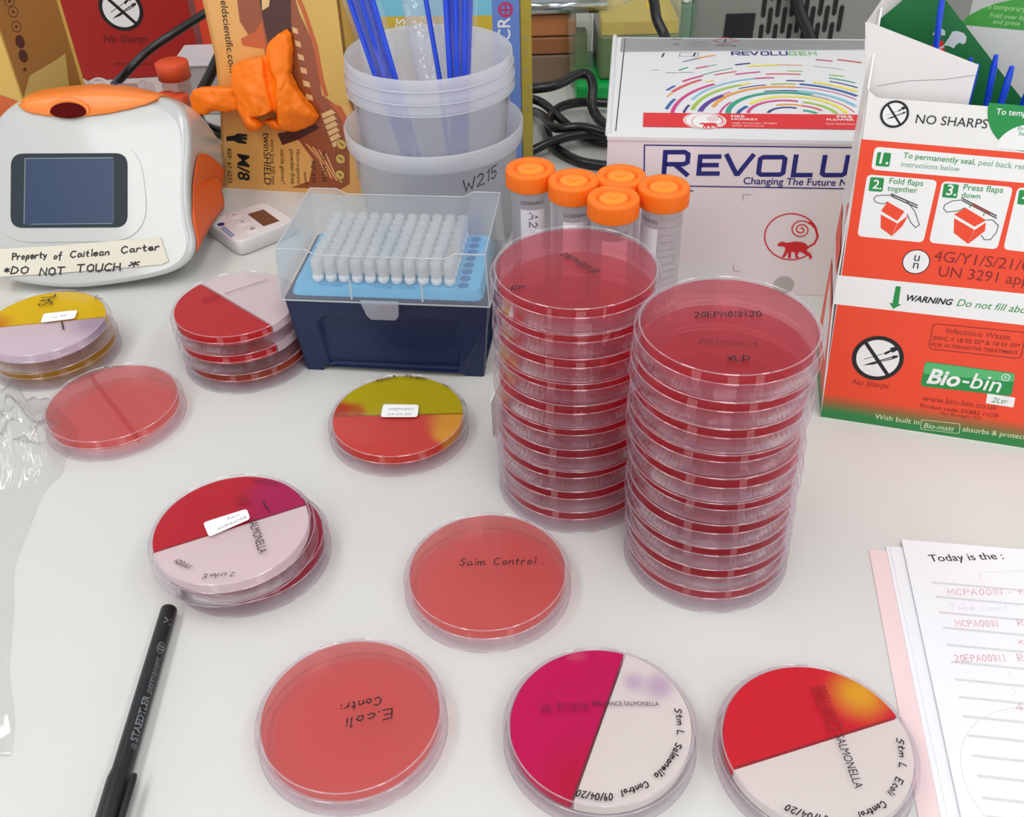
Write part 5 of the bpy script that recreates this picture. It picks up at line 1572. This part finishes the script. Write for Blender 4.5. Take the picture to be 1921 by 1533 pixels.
md = o.modifiers.new('relax', 'SMOOTH'); md.iterations = 7; md.factor = .5
tx = bpy.data.textures.new('crease', 'CLOUDS'); tx.noise_scale = .012
md = o.modifiers.new('creases', 'DISPLACE'); md.texture = tx; md.strength = .0035; md.mid_level = .5

# second pack at the left edge
P2a = at(42, 215, 0); 
pk2 = Plane(aty(44, 190, 880), Vector((1, .10, 0)), (0, .12, 1))
pack2 = thing('glove_pack', 'yellow glove pack with brown gusset standing behind the white instrument', 'glove pack', (aty(44, 190, 880).x, 890, 0))
b = MB()
base = Vector((aty(44, 190, 880).x, 880, 0))
U2 = Vector((1, -.12, 0)).normalized(); N2 = Vector((.62, .78, 0)).normalized()
V2 = Vector((0, 0, 1))
P2 = Plane(base, U2, V2)
fl = [P2.P(-120, 0), P2.P(0, 0), P2.P(-2, 215), P2.P(-124, 215)]
gz = [q+N2*62 for q in fl]
b.prism(fl, gz, YELP)
PS2 = Plane(base, N2, V2)
b.add([PS2.P(2, 2, .3), PS2.P(58, 2, .3), PS2.P(57, 212, .3), PS2.P(0, 212, .3)], [(0, 1, 2, 3)], BRNP)
b.ppoly(PS2, [(42, 190), (132, 190), (122, 100), (105, 112), (55, 142)], mat('pack_seal', (190, 160, 90), .4), .5)
for (x, y, f) in ((17, 2, 0), (24, 22, 0), (30, 50, 0), (37, 78, 1), (43, 105, 1)):
    c_ = PS2.px(x, y)
    if f: b.disc(PS2, c_, 4.0, PHOTOD, h=.6, r2=5.5)
    else: b.ring(PS2, c_, 4.2, .5, PHOTOD, h=.6, n=24); b.disc(PS2, c_, 1.2, PHOTOD, h=.6, n=12)
b.disc(PS2, PS2.px(46, 130), 1.6, PHOTOD, h=.6, n=12)
b.ppoly(P2, [(-60, 176), (-5, 176), (40, 192), (44, 240), (-60, 240)], mat('pack_orange', (206, 92, 40), .4), .4)
b.build('pack_body', pack2)

# ================================================================== red waste carton behind
rb0 = at(128, 154, 0); rb1 = at(380, 140, 0)
RBU = (rb1-rb0).normalized(); RBN = Vector((-RBU.y, RBU.x, 0))
red = thing('waste_bin', 'red clinical waste box with a no sharps sign standing far back on the left', 'waste box', tuple(rb0))
RDC = mat('red_card_shaded', (166, 20, 12), .5, var=.04); RDS = mat('red_card_lit', (226, 70, 40), .5)  # front red darkened for shade, second red brightened for the lit side
PRB = Plane(rb0, RBU, (0, 0, 1)); Lr = (rb1-rb0).length; b = MB()
b.box(rb0+RBU*(Lr/2)+RBN*50+Vector((0, 0, 120)), (Lr, 100, 239), RDC, rz=math.atan2(RBU.y, RBU.x))
b.build('carton_body', red, bevel=.8)
b = MB()
no_sharps(b, PRB, 227, 17, 41)
b.build('no_sharps_sign', red)
b = MB()
b.text(PRB, 'No Sharps', (195, 79), (279, 79), mat('brown_print', (96, 16, 10), .5), h=.3, shear=.2, bold=.01)
b.text(PRB, 'www.bio-bin.co.uk', (215, 122), (285, 122), MATS['brown_print'], h=.3)
b.build('printed_text', red)
rs0 = at(384, 138, 0)
ob = thing('lit_side_slab', 'added orange-red slab standing in for the lit side of the red waste box', 'lit_side_slab', tuple(rs0))  # added slab, its brighter colour stands for the red box's lit side
b = MB(); b.box(rs0+Vector((34, 12, 100)), (62, 6, 199), RDS, rz=.12); b.build('cover', ob, bevel=.6)

# ================================================================== clutter between instrument and red carton
BAGM = clear('clear_bag_film', (252, 250, 251), haze=.14, hazecol=(240, 230, 232), lo=.07, hi=.6, rough=.1, bump=.7, bscale=60)
def crumple(name, label, cat, c, size, m, seed, cuts=5, flat=.5, keep=lambda q: True):
    bm = bmesh.new(); bmesh.ops.create_icosphere(bm, subdivisions=cuts, radius=1.0)
    for v in bm.verts:
        p = v.co.copy(); w = Vector((p.x*size[0], p.y*size[1], p.z*size[2]))
        n1 = noise.noise(p*1.6+Vector((seed, 0, 0))); n2 = noise.turbulence(p*3.0+Vector((0, seed, 0)), 3, True)
        k = .75+.45*n1+.22*(n2-.6)
        w *= k
        w.z = max(w.z+size[2]*.55, .6+.25*abs(n1))
        v.co = w*MM
    me = bpy.data.meshes.new(name); bm.to_mesh(me); bm.free(); me.materials.append(m)
    o = bpy.data.objects.new(name, me); COL.objects.link(o); o.location = Vector(c)*MM; ORG[o.name] = Vector(c)
    return tag(o, label, cat)
cb = at(250, 180, 0)
crumple('plastic_bag', 'crumpled clear plastic bag behind the white instrument, in front of the red waste box', 'bag', (-430, 985, 0), (70, 50, 46), BAGM, 3.3)
crumple('plastic_bag', 'small crumpled clear bag around orange caps beside the black cable', 'bag', (-356, 985, 0), (36, 34, 48), BAGM, 8.1)
for (x, y, z, lab) in ((318, 140, 52, 'orange screw cap standing highest in the crumpled bag behind the instrument'), (314, 190, 24, 'orange cap low behind the right shoulder of the white instrument'), (338, 192, 22, 'orange cap at the right of the low pair behind the instrument')):
    p = at(x, y, z); p.y = min(p.y, 1000); q = aty(x, y, 985)
    b = MB(); r = 16 if z > 40 else 9
    b.lathe([(.01, -8), (r, -8), (r, 7), (r-1.5, 8), (.01, 8)], mat('dull_orange', (232, 84, 40), .5), 28)
    b.lathe([(r-2, -q.z+.2), (r-2, -8)], clear('cap_tube', (244, 232, 230), haze=.2, hazecol=(230, 190, 180)), 24)
    o = b.build('tube_with_cap', None, org=(q.x, q.y+(14 if z > 40 else 0), q.z), local=True); tag(o, lab, 'tube')
# printed clear packet
pc = at(185, 178, 0)
b = MB(); pq = [aty(135, 185, 960), aty(265, 190, 960), aty(255, 150, 975), aty(140, 158, 975)]
PP = Plane(aty(135, 188, 960), Vector((1, 0, 0)), Vector((0, .45, 1)))
b.prism([PP.P(*PP.px(*q), 0) for q in ((136, 192), (262, 192), (258, 156), (138, 160))], [PP.P(*PP.px(*q), 1.2) for q in ((136, 192), (262, 192), (258, 156), (138, 160))], mat('packet_grey', (150, 130, 132), .35))
for x in (150, 188):
    b.ring(PP, PP.px(x, 172), 12, 2, WHITE, h=1.5, n=30)
b.ring(PP, PP.px(188, 170), 17, 2.4, mat('packet_blue', (40, 50, 130), .5), h=1.6, n=30, a0=-1.8, a1=.4)
zmin = min(q.z for q in b.v)
o = b.build('printed_packet', None, org=tuple(PP.o)); tag(o, 'grey plastic packet with round white print lying behind the white instrument', 'packet')
b = MB(); wc = at(395, 150, 0); b.box((-310, 1100, 26), (70, 60, 52), mat('pale_plastic', (196, 196, 200), .4)); b.box((-310, 1100, 54), (74, 64, 4), mat('pale_plastic_lid', (214, 214, 218), .4))
o = b.build('plastic_case', None, org=(-310, 1100, 0), bevel=3); tag(o, 'pale grey plastic case behind the black cable left of the golden glove pack', 'case')

# ================================================================== cables
CBL = mat('black_cable', (16, 17, 19), .35, coat=.2)
def smooth_path(pts, n=10):
    P = [Vector(p) for p in pts]; P = [P[0]*2-P[1]]+P+[P[-1]*2-P[-2]]; out = []
    for i in range(1, len(P)-2):
        for k in range(n):
            t = k/n; a, q, c, d = P[i-1:i+3]
            out.append(.5*((2*q)+(c-a)*t+(2*a-5*q+4*c-d)*t*t+(3*q-a-3*c+d)*t**3))
    out.append(P[-2]); return out
def cable(pts, r, lab, grp=None):
    pts = [Vector((q.x, q.y, max(q.z, r+.2))) for q in pts]
    b = MB(); b.tube(smooth_path(pts), r, CBL, 10); o = b.build('cable', None, org=tuple(pts[0])); return tag(o, lab, 'cable', grp)
cable([at(170, 205, 5), aty(222, 152, 1010), aty(275, 98, 1020), aty(330, 60, 1030), aty(385, 25, 1035), aty(440, -10, 1040), aty(520, -40, 1050), Vector((-150, 1080, 120)), Vector((-90, 1120, 5))], 4.2, 'black cable rising diagonally in front of the red waste box')
cable([aty(418, 90, 960), aty(395, 140, 955), aty(375, 180, 950), aty(372, 215, 945), at(385, 236, 6), at(420, 250, 6)], 5.2, 'black cable curving down behind the left edge of the golden glove pack')
cable([at(985, 168, 40), at(1040, 160, 42), at(1085, 140, 42), at(1105, 143, 40), at(1112, 165, 32), at(1110, 195, 20), at(1122, 222, 10), at(1150, 246, 6)], 5.2, 'thick grey-black cable looping over the tangle left of the kit carton', 'cable tangle')
cable([at(985, 182, 20), at(1020, 195, 14), at(1065, 235, 8), at(1110, 262, 6), at(1150, 270, 6)], 4.6, 'black cable running lowest to the right through the tangle', 'cable tangle')
cable([at(1150, 194, 10), at(1090, 192, 12), at(1045, 205, 12), at(1026, 240, 8), at(1040, 275, 5.5), at(1085, 302, 5), at(1140, 312, 5)], 4.8, 'black cable forming the big loop of the tangle beside the orange caps', 'cable tangle')
cable([at(985, 290, 6), at(1030, 268, 14), at(1075, 255, 16), at(1110, 252, 15), at(1150, 262, 9)], 4.6, 'black cable crossing from the yellow strip towards the kit carton', 'cable tangle')
cable([at(985, 205, 6), at(1015, 215, 18), at(1040, 240, 20), at(1090, 238, 22), at(1140, 250, 20)], 4.4, 'black cable in the middle of the tangle', 'cable tangle')
cable([aty(1214, -40, 1010), aty(1226, 0, 1005), aty(1232, 35, 1000), aty(1246, 66, 990), aty(1262, 100, 975), at(1280, 140, 40)], 5.0, 'black cable hanging down behind the kit carton in front of the yellow tip rack')

# ================================================================== blue and yellow carton behind the tubs
k0 = at(1000, 304, 0); k1 = at(968, 318, 0)
cart = thing('reagent_carton', 'tall carton with a blue printed spine and yellow bands behind the translucent tubs', 'box', (k0.x, k0.y, 0))
SPB = mat('spine_blue', (104, 136, 206), .4, coat=.2); YEB = mat('band_yellow', (206, 176, 50), .4, coat=.3); CYB = mat('band_cyan', (120, 196, 216), .4); CRT = mat('carton_cream', (214, 204, 186), .5)
yF = k1.y
L0 = aty(690, 60, yF+10).x; Rx = aty(978, 200, yF).x; Sx = aty(930, 200, yF).x
HC = 215
fbase = Vector((Rx, yF, 0))
CUx = Vector((1, -.06, 0)).normalized(); CNx = Vector((.06, 1, 0)).normalized()
PC = Plane(fbase-CUx*(Rx-L0), CUx, (0, 0, 1)); WC = Rx-L0
b = MB()
b.box(PC.P(WC/2, HC/2, -36), (WC, 70, HC-.2), CRT, rz=math.atan2(CUx.y, CUx.x))
s0 = WC-24
b.poly(PC, [(s0, 1), (WC, 1), (WC, HC), (s0, HC)], SPB, .2)
b.poly(PC, [(0, PC.px(800, 30)[1]), (s0, PC.px(800, 30)[1]), (s0, HC), (0, HC)], CYB, .2)
b.poly(PC, [(0, PC.px(800, 62)[1]), (s0, PC.px(800, 62)[1]), (s0, PC.px(800, 30)[1]), (0, PC.px(800, 30)[1])], YEB, .2)
b.text(PC, 'ES', PC.px(759, 58), PC.px(760, 36), WHITE, px=False, h=.4, bold=.02); b.text(PC, 'UK', PC.px(782, 50), PC.px(783, 38), WHITE, px=False, h=.4)
b.text(PC, 'ICR', (s0+15.5, PC.px(945, 84)[1]), (s0+15.5, PC.px(945, 32)[1]), WHITE, px=False, h=.4, bold=.01)
cc = (s0+12, PC.px(945, 18)[1]); MAG = mat('crimson_print', (196, 50, 96), .45)
b.ring(PC, cc, 5.5, 2.0, MAG, h=.4, n=32); b.ribbon(PC, [(cc[0]-5, cc[1]), (cc[0]+5, cc[1])], 1.4, MAG, h=.42); b.ribbon(PC, [(cc[0], cc[1]-5), (cc[0], cc[1]+5)], 1.4, MAG, h=.42)
b.text(PC, 'F', (s0+15.5, cc[1]+8.5), (s0+15.5, cc[1]+15), WHITE, px=False, h=.4, bold=.01)
b.build('carton_body', cart)
b = MB(); OLV = mat('strip_yellow', (176, 156, 52), .3, coat=.5, var=.12, vscale=60)
b.box(PC.P(WC+5.3, HC/2, -8), (9.6, 14, HC-.4), OLV, rz=math.atan2(CUx.y, CUx.x))
for z in (60, 80, 95, 112, 124):
    b.box(PC.P(WC+4+random.uniform(-1, 3), z, -.9), (1.6, .3, 2.6), GREYL)
b.build('edge_strip', cart, bevel=1.2)

# ================================================================== back row of boxes
yb = 1130
WOOD = mat('brown_tub', (176, 112, 66), .5, var=.12, vscale=18)
x0, x1 = aty(985, 130, yb).x, aty(1075, 130, yb).x
b = MB(); zt = aty(1030, 28, yb).z
for k, (f0, f1, c) in enumerate(((0, .42, (128, 104, 86)), (.43, .68, (158, 100, 60)), (.69, 1, (188, 120, 70)))):
    b.box(((x0+x1)/2, yb+45, zt*(f0+f1)/2+.3), (x1-x0+6, 90, zt*(f1-f0)-.5), mat('brown_tier%d' % k, c, .45, coat=.15, var=.06))
o = b.build('brown_box_stack', None, org=((x0+x1)/2, yb+45, 0), bevel=2); o.name = 'storage_box'; tag(o, 'brown translucent storage box with three tiers under the steel tray', 'storage box')
STEEL = mat('steel', (190, 196, 200), .18, metal=1.0)
b = MB(); tz = zt+.6; tx0 = x0-25; tx1 = aty(1140, 20, yb-15).x
rows = []
prof = [(0, 0), (-6, 2), (-9, 8), (-8, 13), (-3, 15), (12, 15), (130, 16)]
for x in (tx0, tx1):
    rows.append([Vector((x, yb+y, tz+z)) for y, z in prof])
b.add(rows[0]+rows[1], [(i, 7+i, 8+i, i+1) for i in range(6)], STEEL, True)
b.add([Vector((tx0, yb, tz)), Vector((tx1, yb, tz)), Vector((tx1, yb+130, tz)), Vector((tx0, yb+130, tz))], [(3, 2, 1, 0)], STEEL)
o = b.build('steel_tray', None, org=((tx0+tx1)/2, yb+60, tz), solid=1.0); tag(o, 'shiny steel tray with a rolled edge resting on the brown storage box', 'tray')
# green rack with a clear cover and yellow insert
yr = 1080
gx0, gx1 = aty(1124, 100, yr).x, aty(1278, 60, yr).x
GRN = mat('bright_green', (0, 168, 74), .35, coat=.2); CLB = clear('clear_box', (252, 253, 248), haze=.22, hazecol=(244, 245, 232), lo=.06, hi=.6, rough=.1); YIN = mat('yellow_insert', (214, 186, 40), .5)
rk = thing('tip_rack', 'clear tip rack with a yellow insert on a green tray behind the kit carton', 'tip rack', ((gx0+gx1)/2, yr+50, 0))
W_ = gx1-gx0; cx_ = (gx0+gx1)/2
zy0 = aty(1180, 68, yr).z; zy1 = aty(1180, 42, yr).z; zc = aty(1180, 10, yr).z
b = MB(); b.box((cx_-8, yr+45, 10), (W_+34, 110, 19), GRN); b.build('tray', rk, bevel=4)
b = MB(); b.box((cx_, yr+50, (19.5+zy0)/2), (W_-3, 94, zy0-20), mat('green_tint_box', (104, 128, 84), .4)); b.build('lower_box', rk, bevel=3)
b = MB(); b.box((cx_, yr+50, (zy0+zy1)/2), (W_-5, 92, zy1-zy0-.4), YIN); b.box((cx_-2, yr+3.2, (zy0+zy1)/2), (W_*.35, 1.0, (zy1-zy0)*.9), mat('yellow_tab', (206, 170, 28), .5)); b.build('insert', rk, bevel=1)
b = MB()
b.loft([[Vector((cx_+sx*w/2, yr+50+sy*d/2, z)) for sx, sy in ((-1, -1), (1, -1), (1, 1), (-1, 1))] for w, d, z in ((W_, 98, zy0-2), (W_-2, 96, zc), (W_-16, 80, zc+30))], CLB, False, False, True)
b.build('cover', rk, bevel=4)
b = MB(); PCV = Plane(Vector((cx_-W_/2, yr+.6, zc)), (1, 0, 0), (0, .27, 1))
b.text(PCV, 'tips', PCV.px(1170, 8), PCV.px(1185, 2), GREYL, px=False, h=.6); b.disc(PCV, PCV.px(1217, 8), 3.0, YIN, h=.6); b.build('print', rk)
# clear tub with green liner
lx0, lx1 = aty(1066, 100, 1105).x, aty(1112, 100, 1105).x
b = MB(); zt2 = aty(1090, 30, 1105).z; c_ = (lx0+lx1)/2
b.loft([[Vector((c_+sx*w/2, 1135+sy*d/2, z)) for sx, sy in ((-1, -1), (1, -1), (1, 1), (-1, 1))] for w, d, z in ((lx1-lx0-8, 40, .4), (lx1-lx0, 48, zt2-8), (lx1-lx0-8, 40, zt2))], CLB, False, True, True)
b.box((c_+2, 1135, zt2*.35+1), ((lx1-lx0)*.5, 26, zt2*.7-4), mat('green_liner', (96, 124, 70), .5))
o = b.build('clear_tub', None, org=(c_, 1135, 0)); tag(o, 'narrow clear tub with green liner between brown box and tip rack', 'tub')
b = MB(); q = aty(1275, 40, 1150)
b.box((q.x+7, 1160, q.z/2+10), (20, 30, q.z+19.6), clear('pale_green_clear', (214, 232, 220), haze=.4, hazecol=(170, 206, 184), lo=.06, hi=.5)); b.box((q.x+5, 1150, q.z+32), (8, 10, 24), WHITE)
o = b.build('wash_bottle', None, org=(q.x+7, 1160, 0), bevel=3); tag(o, 'pale green bottle between the tip rack and the grey instrument', 'bottle')

# ================================================================== grey instrument with vent slots
yi = 1150
ix0, ix1 = aty(1296, 60, yi).x, aty(1668, 40, yi).x+90
GI = mat('grey_case', (132, 134, 126), .5, bump=.1, bscale=800); GSL = mat('slot_dark', (14, 15, 14), .7); GLT = mat('grey_edge', (188, 192, 180), .45)
ins = thing('grey_instrument', 'large grey instrument casing with rows of vent slots and a dark mains socket', 'instrument', ((ix0+ix1)/2, yi+100, 0))
PI_ = Plane(Vector((ix0, yi, 0)), (1, 0, 0), (0, 0, 1))
b = MB(); b.box(((ix0+ix1)/2, yi+101, 120), (ix1-ix0, 200, 239.6), GI); b.build('casing', ins, bevel=3)
b = MB(); b.box((ix0-7.2, yi+95, 120), (14, 190, 239.6), GLT); b.build('side_trim', ins, bevel=4)
b = MB(); q0 = PI_.px(1357, 66); q1 = PI_.px(1416, 25)
b.prism([PI_.P(*p, -1.5) for p in ((q0[0], q0[1]-15), (q1[0], q0[1]-15), (q1[0]+1, q1[1]), (q0[0]+1, q1[1]))], [PI_.P(*p, .8) for p in ((q0[0], q0[1]-15), (q1[0], q0[1]-15), (q1[0]+1, q1[1]), (q0[0]+1, q1[1]))], mat('socket_black', (10, 11, 22), .4)); b.build('mains_socket', ins, bevel=1)
b = MB(); z0 = PI_.px(1450, 66)[1]; xs = PI_.px(1427, 66)[0]; pit = (PI_.px(1571, 66)[0]-xs)/11
for k in range(12):
    for r in range(7):
        zc_ = z0-38+36*r*1.0+(18 if k % 2 else 0)
        hgt = 30; x = xs+pit*k
        pts = [(x-2.4, zc_-hgt/2+2.4), (x, zc_-hgt/2), (x+2.4, zc_-hgt/2+2.4), (x+2.4, zc_+hgt/2-2.4), (x, zc_+hgt/2), (x-2.4, zc_+hgt/2-2.4)]
        if 6 < zc_-hgt/2 and zc_+hgt/2 < 234:
            b.poly(PI_, pts, GSL, h=.12)
b.build('vent_slots', ins)
cable([aty(1488, -40, 1138), aty(1496, 10, 1138), aty(1512, 50, 1136), aty(1522, 80, 1134), aty(1530, 120, 1132)], 6.5, 'dark cable hanging in front of the vent slots of the grey instrument')

# ================================================================== clear film at the left
FLM = clear('loose_film', (255, 255, 255), haze=.045, hazecol=(252, 254, 254), lo=.04, hi=.6, rough=.09, bump=.5, bscale=28)
b = MB(); NX, NY = 60, 90
org_ = at(-40, 1400, 0); vs = []
for j in range(NY+1):
    for i in range(NX+1):
        v = j/NY; u = i/NX
        py = 1420-680*v; wpx = 75+75*max(0, min(1, (v-.7)/.18))*(1 if v < .93 else 1-.5*(v-.93)/.07)
        if v < .7: wpx = 22+53*max(0, (v-.45)/.25)**1.5+12*noise.noise(Vector((v*6, 1, 0)))
        px = -60+(60+wpx)*u
        rag = max(0, (v-.8)/.2)
        py += rag*(46*noise.noise(Vector((u*3.1, 7, 1)))+22*noise.noise(Vector((u*9, 3, 1)))+60*(u-.35)**2)
        px += u*max(0, min(1, (v-.66)/.1))*16*noise.noise(Vector((v*16, 5, 2)))
        p = at(px, py, 0)
        cr = max(0, min(1, (v-.72)/.1))
        hgt = 1.0+1.2*abs(noise.noise(Vector((u*3, v*6, 2))))+cr*(20*math.sin(PI*min(1, u*1.0))*(.35+1.1*noise.turbulence(Vector((u*5.2, v*20, .3)), 4, True))*math.sin(PI*max(0, min(1, (v-.70)/.30))))
        edge = min(u, 1-u, v, 1-v)*8
        p.z = .5+hgt*min(1, edge)
        vs.append(p)
b.add(vs, [(j*(NX+1)+i, j*(NX+1)+i+1, (j+1)*(NX+1)+i+1, (j+1)*(NX+1)+i) for j in range(NY) for i in range(NX)], FLM, True)
o = b.build('plastic_film', None, org=tuple(org_), solid=.12); tag(o, 'crumpled clear plastic film lying on the bench along the left edge of the photo', 'plastic film')

# ================================================================== note sheets
SHW = mat('paper_white', (236, 238, 242), .7, var=.01); SHP = mat('paper_pink', (238, 212, 214), .7); RULE = mat('rule_grey', (214, 214, 218), .7); PENR = mat('red_pen', (212, 128, 146), .6)
def sheet(name, label, tl_, bl_, z, w, h, m, rzadd=0.0):
    a = at(*tl_, z); c = at(*bl_, z); v = (a-c).normalized(); u = Vector((v.y, -v.x, 0))
    c = a-v*h
    pl = Plane(Vector((c.x, c.y, z)), u, v)
    mb = MB(); mb.box(pl.P(w/2, h/2, -.15), (w, h, .3), m, M=Matrix((pl.u, pl.v, pl.n)).transposed())
    return mb, pl
def rect_sheet(label, cat, tl_, bl_, z, w, h, m):
    mb, pl = sheet('paper_sheet', label, tl_, bl_, z, w, h, m)
    o = mb.build('paper_sheet', None, org=tuple(pl.P(w/2, h/2))); return tag(o, label, cat, 'note sheets at the right edge')
rect_sheet('pale pink sheet at the bottom of the stack of note sheets', 'paper', (1630, 1031), (1723, 1533), .5, 210, 210, SHP)
rect_sheet('plain white sheet between the pink sheet and the written top sheet', 'paper', (1669, 1025), (1778, 1533), 1.1, 205, 205, SHW)
rect_sheet('second plain white sheet, just under the written top sheet', 'paper', (1662, 1025), (1765, 1533), .8, 205, 205, SHW)
mb, pl = sheet('paper_sheet', '', (1691, 1012), (1803, 1533), 2.2, 200, 200, SHW)
mb.text(pl, 'Today is the :', (1746, 1054), (1884, 1049), BLACK, h=.1, bold=.006)
ys = [(1750, 1093), (1757, 1120), (1763, 1149), (1771, 1178), (1778, 1210), (1786, 1242), (1793, 1275), (1801, 1308), (1808, 1344), (1816, 1380), (1825, 1418), (1835, 1456), (1844, 1497), (1853, 1533)]
for x, y in ys:
    mb.ribbon(pl, [pl.px(x, y), (pl.px(x, y)[0]+165, pl.px(x, y)[1])], 1.5, RULE, h=.05)
mb.ribbon(pl, [pl.px(1838, 1090), pl.px(1839, 1074), pl.px(1990, 1070)], .3, RULE, h=.05)
for t, x0, y0, x1, y1, m in (('MCPA001N - to', 1779, 1117, 1930, 1116, PENR), ('Take count', 1782, 1145, 1892, 1146, RULE), ('MCPA001N', 1794, 1176, 1873, 1176, PENR), ('R', 1911, 1175, 1921, 1175, PENR), ('x', 1911, 1208, 1920, 1208, PENR), ('20EPA001N.1', 1793, 1242, 1886, 1241, PENR), ('R', 1911, 1241, 1921, 1241, PENR), ('.1', 1884, 1274, 1896, 1273, RULE), ('.1', 1898, 1304, 1906, 1303, RULE), ('.4', 1903, 1335, 1921, 1334, PENR)):
    mb.hand(pl, t, (x0, y0), (x1, y1), 4.2, m, w=.32, h=.12)
mb.ring(pl, pl.px(1980, 1470), 40, .3, RULE, h=.05, n=60)
o = mb.build('paper_sheet', None, org=tuple(pl.P(100, 100))); tag(o, 'lined white top sheet headed Today is the, with faint red handwriting', 'paper', 'note sheets at the right edge')

# ================================================================== marker pen
PENM = mat('pen_black', (24, 27, 28), .42, bump=.1, bscale=600); PENG = mat('pen_print', (116, 122, 128), .5)
p0 = at(318, 1141, 5); p1 = at(216, 1490, 5.6)
ax = (p1-p0).normalized(); 
pen = thing('marker_pen', 'black permanent marker pen lying on the bench at the lower left', 'pen', ((p0.x+p1.x)/2, (p0.y+p1.y)/2, 0))
Lb = (p1-p0).length
def along(pr_, m, n=32):
    mb = MB()
    side = Vector((ax.y, -ax.x, 0)).normalized(); up_ = side.cross(ax)
    if up_.z < 0: up_ = -up_
    mb.loft([[p0+ax*s+Vector((0, 0, 0))+(side*math.cos(2*PI*k/n)+up_*math.sin(2*PI*k/n))*r for k in range(n)] for s, r in pr_], m)
    return mb, side, up_
s1 = (at(224, 1450, 5)-p0).length
mb, side, up_ = along([(0, 3.2), (.8, 4.1), (2, 4.3), (s1*.55, 4.55), (s1, 4.7)], PENM); 
mb.build('barrel', pen)
mb, side, up_ = along([(s1, 4.9), (s1+3.5, 5.5), (s1+5, 5.6), (s1+40, 5.5), (s1+44, 4.6)], PENM); mb.build('cap', pen)
mb = MB(); cdir = (side*-1 if (side.x < 0) else side)
cdir = (cdir*.9+Vector((0, 0, .35))).normalized()
cs_ = [p0+ax*(s1+7)+cdir*7.4, p0+ax*(s1+40)+cdir*6.4]
mb.tube([p0+ax*(s1+3.5)+cdir*8.2, p0+ax*(s1+6)+cdir*8.0, p0+ax*(s1+30)+cdir*7.4, p0+ax*(s1+40)+cdir*5.6], [1.2, 1.7, 1.7, 1.6], PENM, 10); mb.build('clip', pen)
mb = MB()
def fpen(a, b_, h, R=4.75):
    th = b_/R; d = cdir0*math.cos(th)+cup*math.sin(th)
    return p0+ax*(s1-a)*1+d*(R*(.915+.085*(s1-a)/s1)+.12*h)
cdir0 = (Vector((side.x, side.y, 0))*(1 if side.x > 0 else -1)).normalized(); cdir0 = (cdir0*.75+Vector((0, 0, .66))).normalized(); cup = ax.cross(cdir0)*-1
if cup.z < 0: cup = -cup
SL = s1/320.
def pt_(t, a0, a1, m, hs=1.0, bold=.0): mb.text(FLATZ, t, (a0, -1.0), (a1, -1.0), m, px=False, fn=fpen, h=1.4, bold=bold, hs=hs)
pt_('@', s1*.10, s1*.13, PENG); pt_('STAEDTLER', s1*.14, s1*.40, PENG, bold=.02); pt_('permanent', s1*.42, s1*.64, PENG)
mb.ribbon(FLATZ, [(s1*.70+3.4*math.cos(t), .6+1.9*math.sin(t)) for t in [2*PI*i/24 for i in range(25)]], .4, PENG, h=.5, fn=fpen)
pt_('M', s1*.86, s1*.90, PENG); pt_('EF', s1*.685, s1*.72, PENG)
mb.build('printing', pen)
# small white tag between the tip box and the left stack
tg = at(926, 690, 0)
b = MB(); q0 = at(913, 692, 0); q1 = at(938, 684, 0)
q0 = Vector((-10.5, 556, 0)); 
b.box((-8.5, 530, 14), (1.2, 42, 28), WHITE, rz=-.25); o = b.build('paper_tag', None, org=(-8.5, 530, 0)); tag(o, 'small white paper tag standing between the blue tip box and the left tall stack', 'tag')
for o in list(bpy.data.objects):
    if o.type == 'MESH' and not o.data.polygons:
        bpy.data.objects.remove(o)
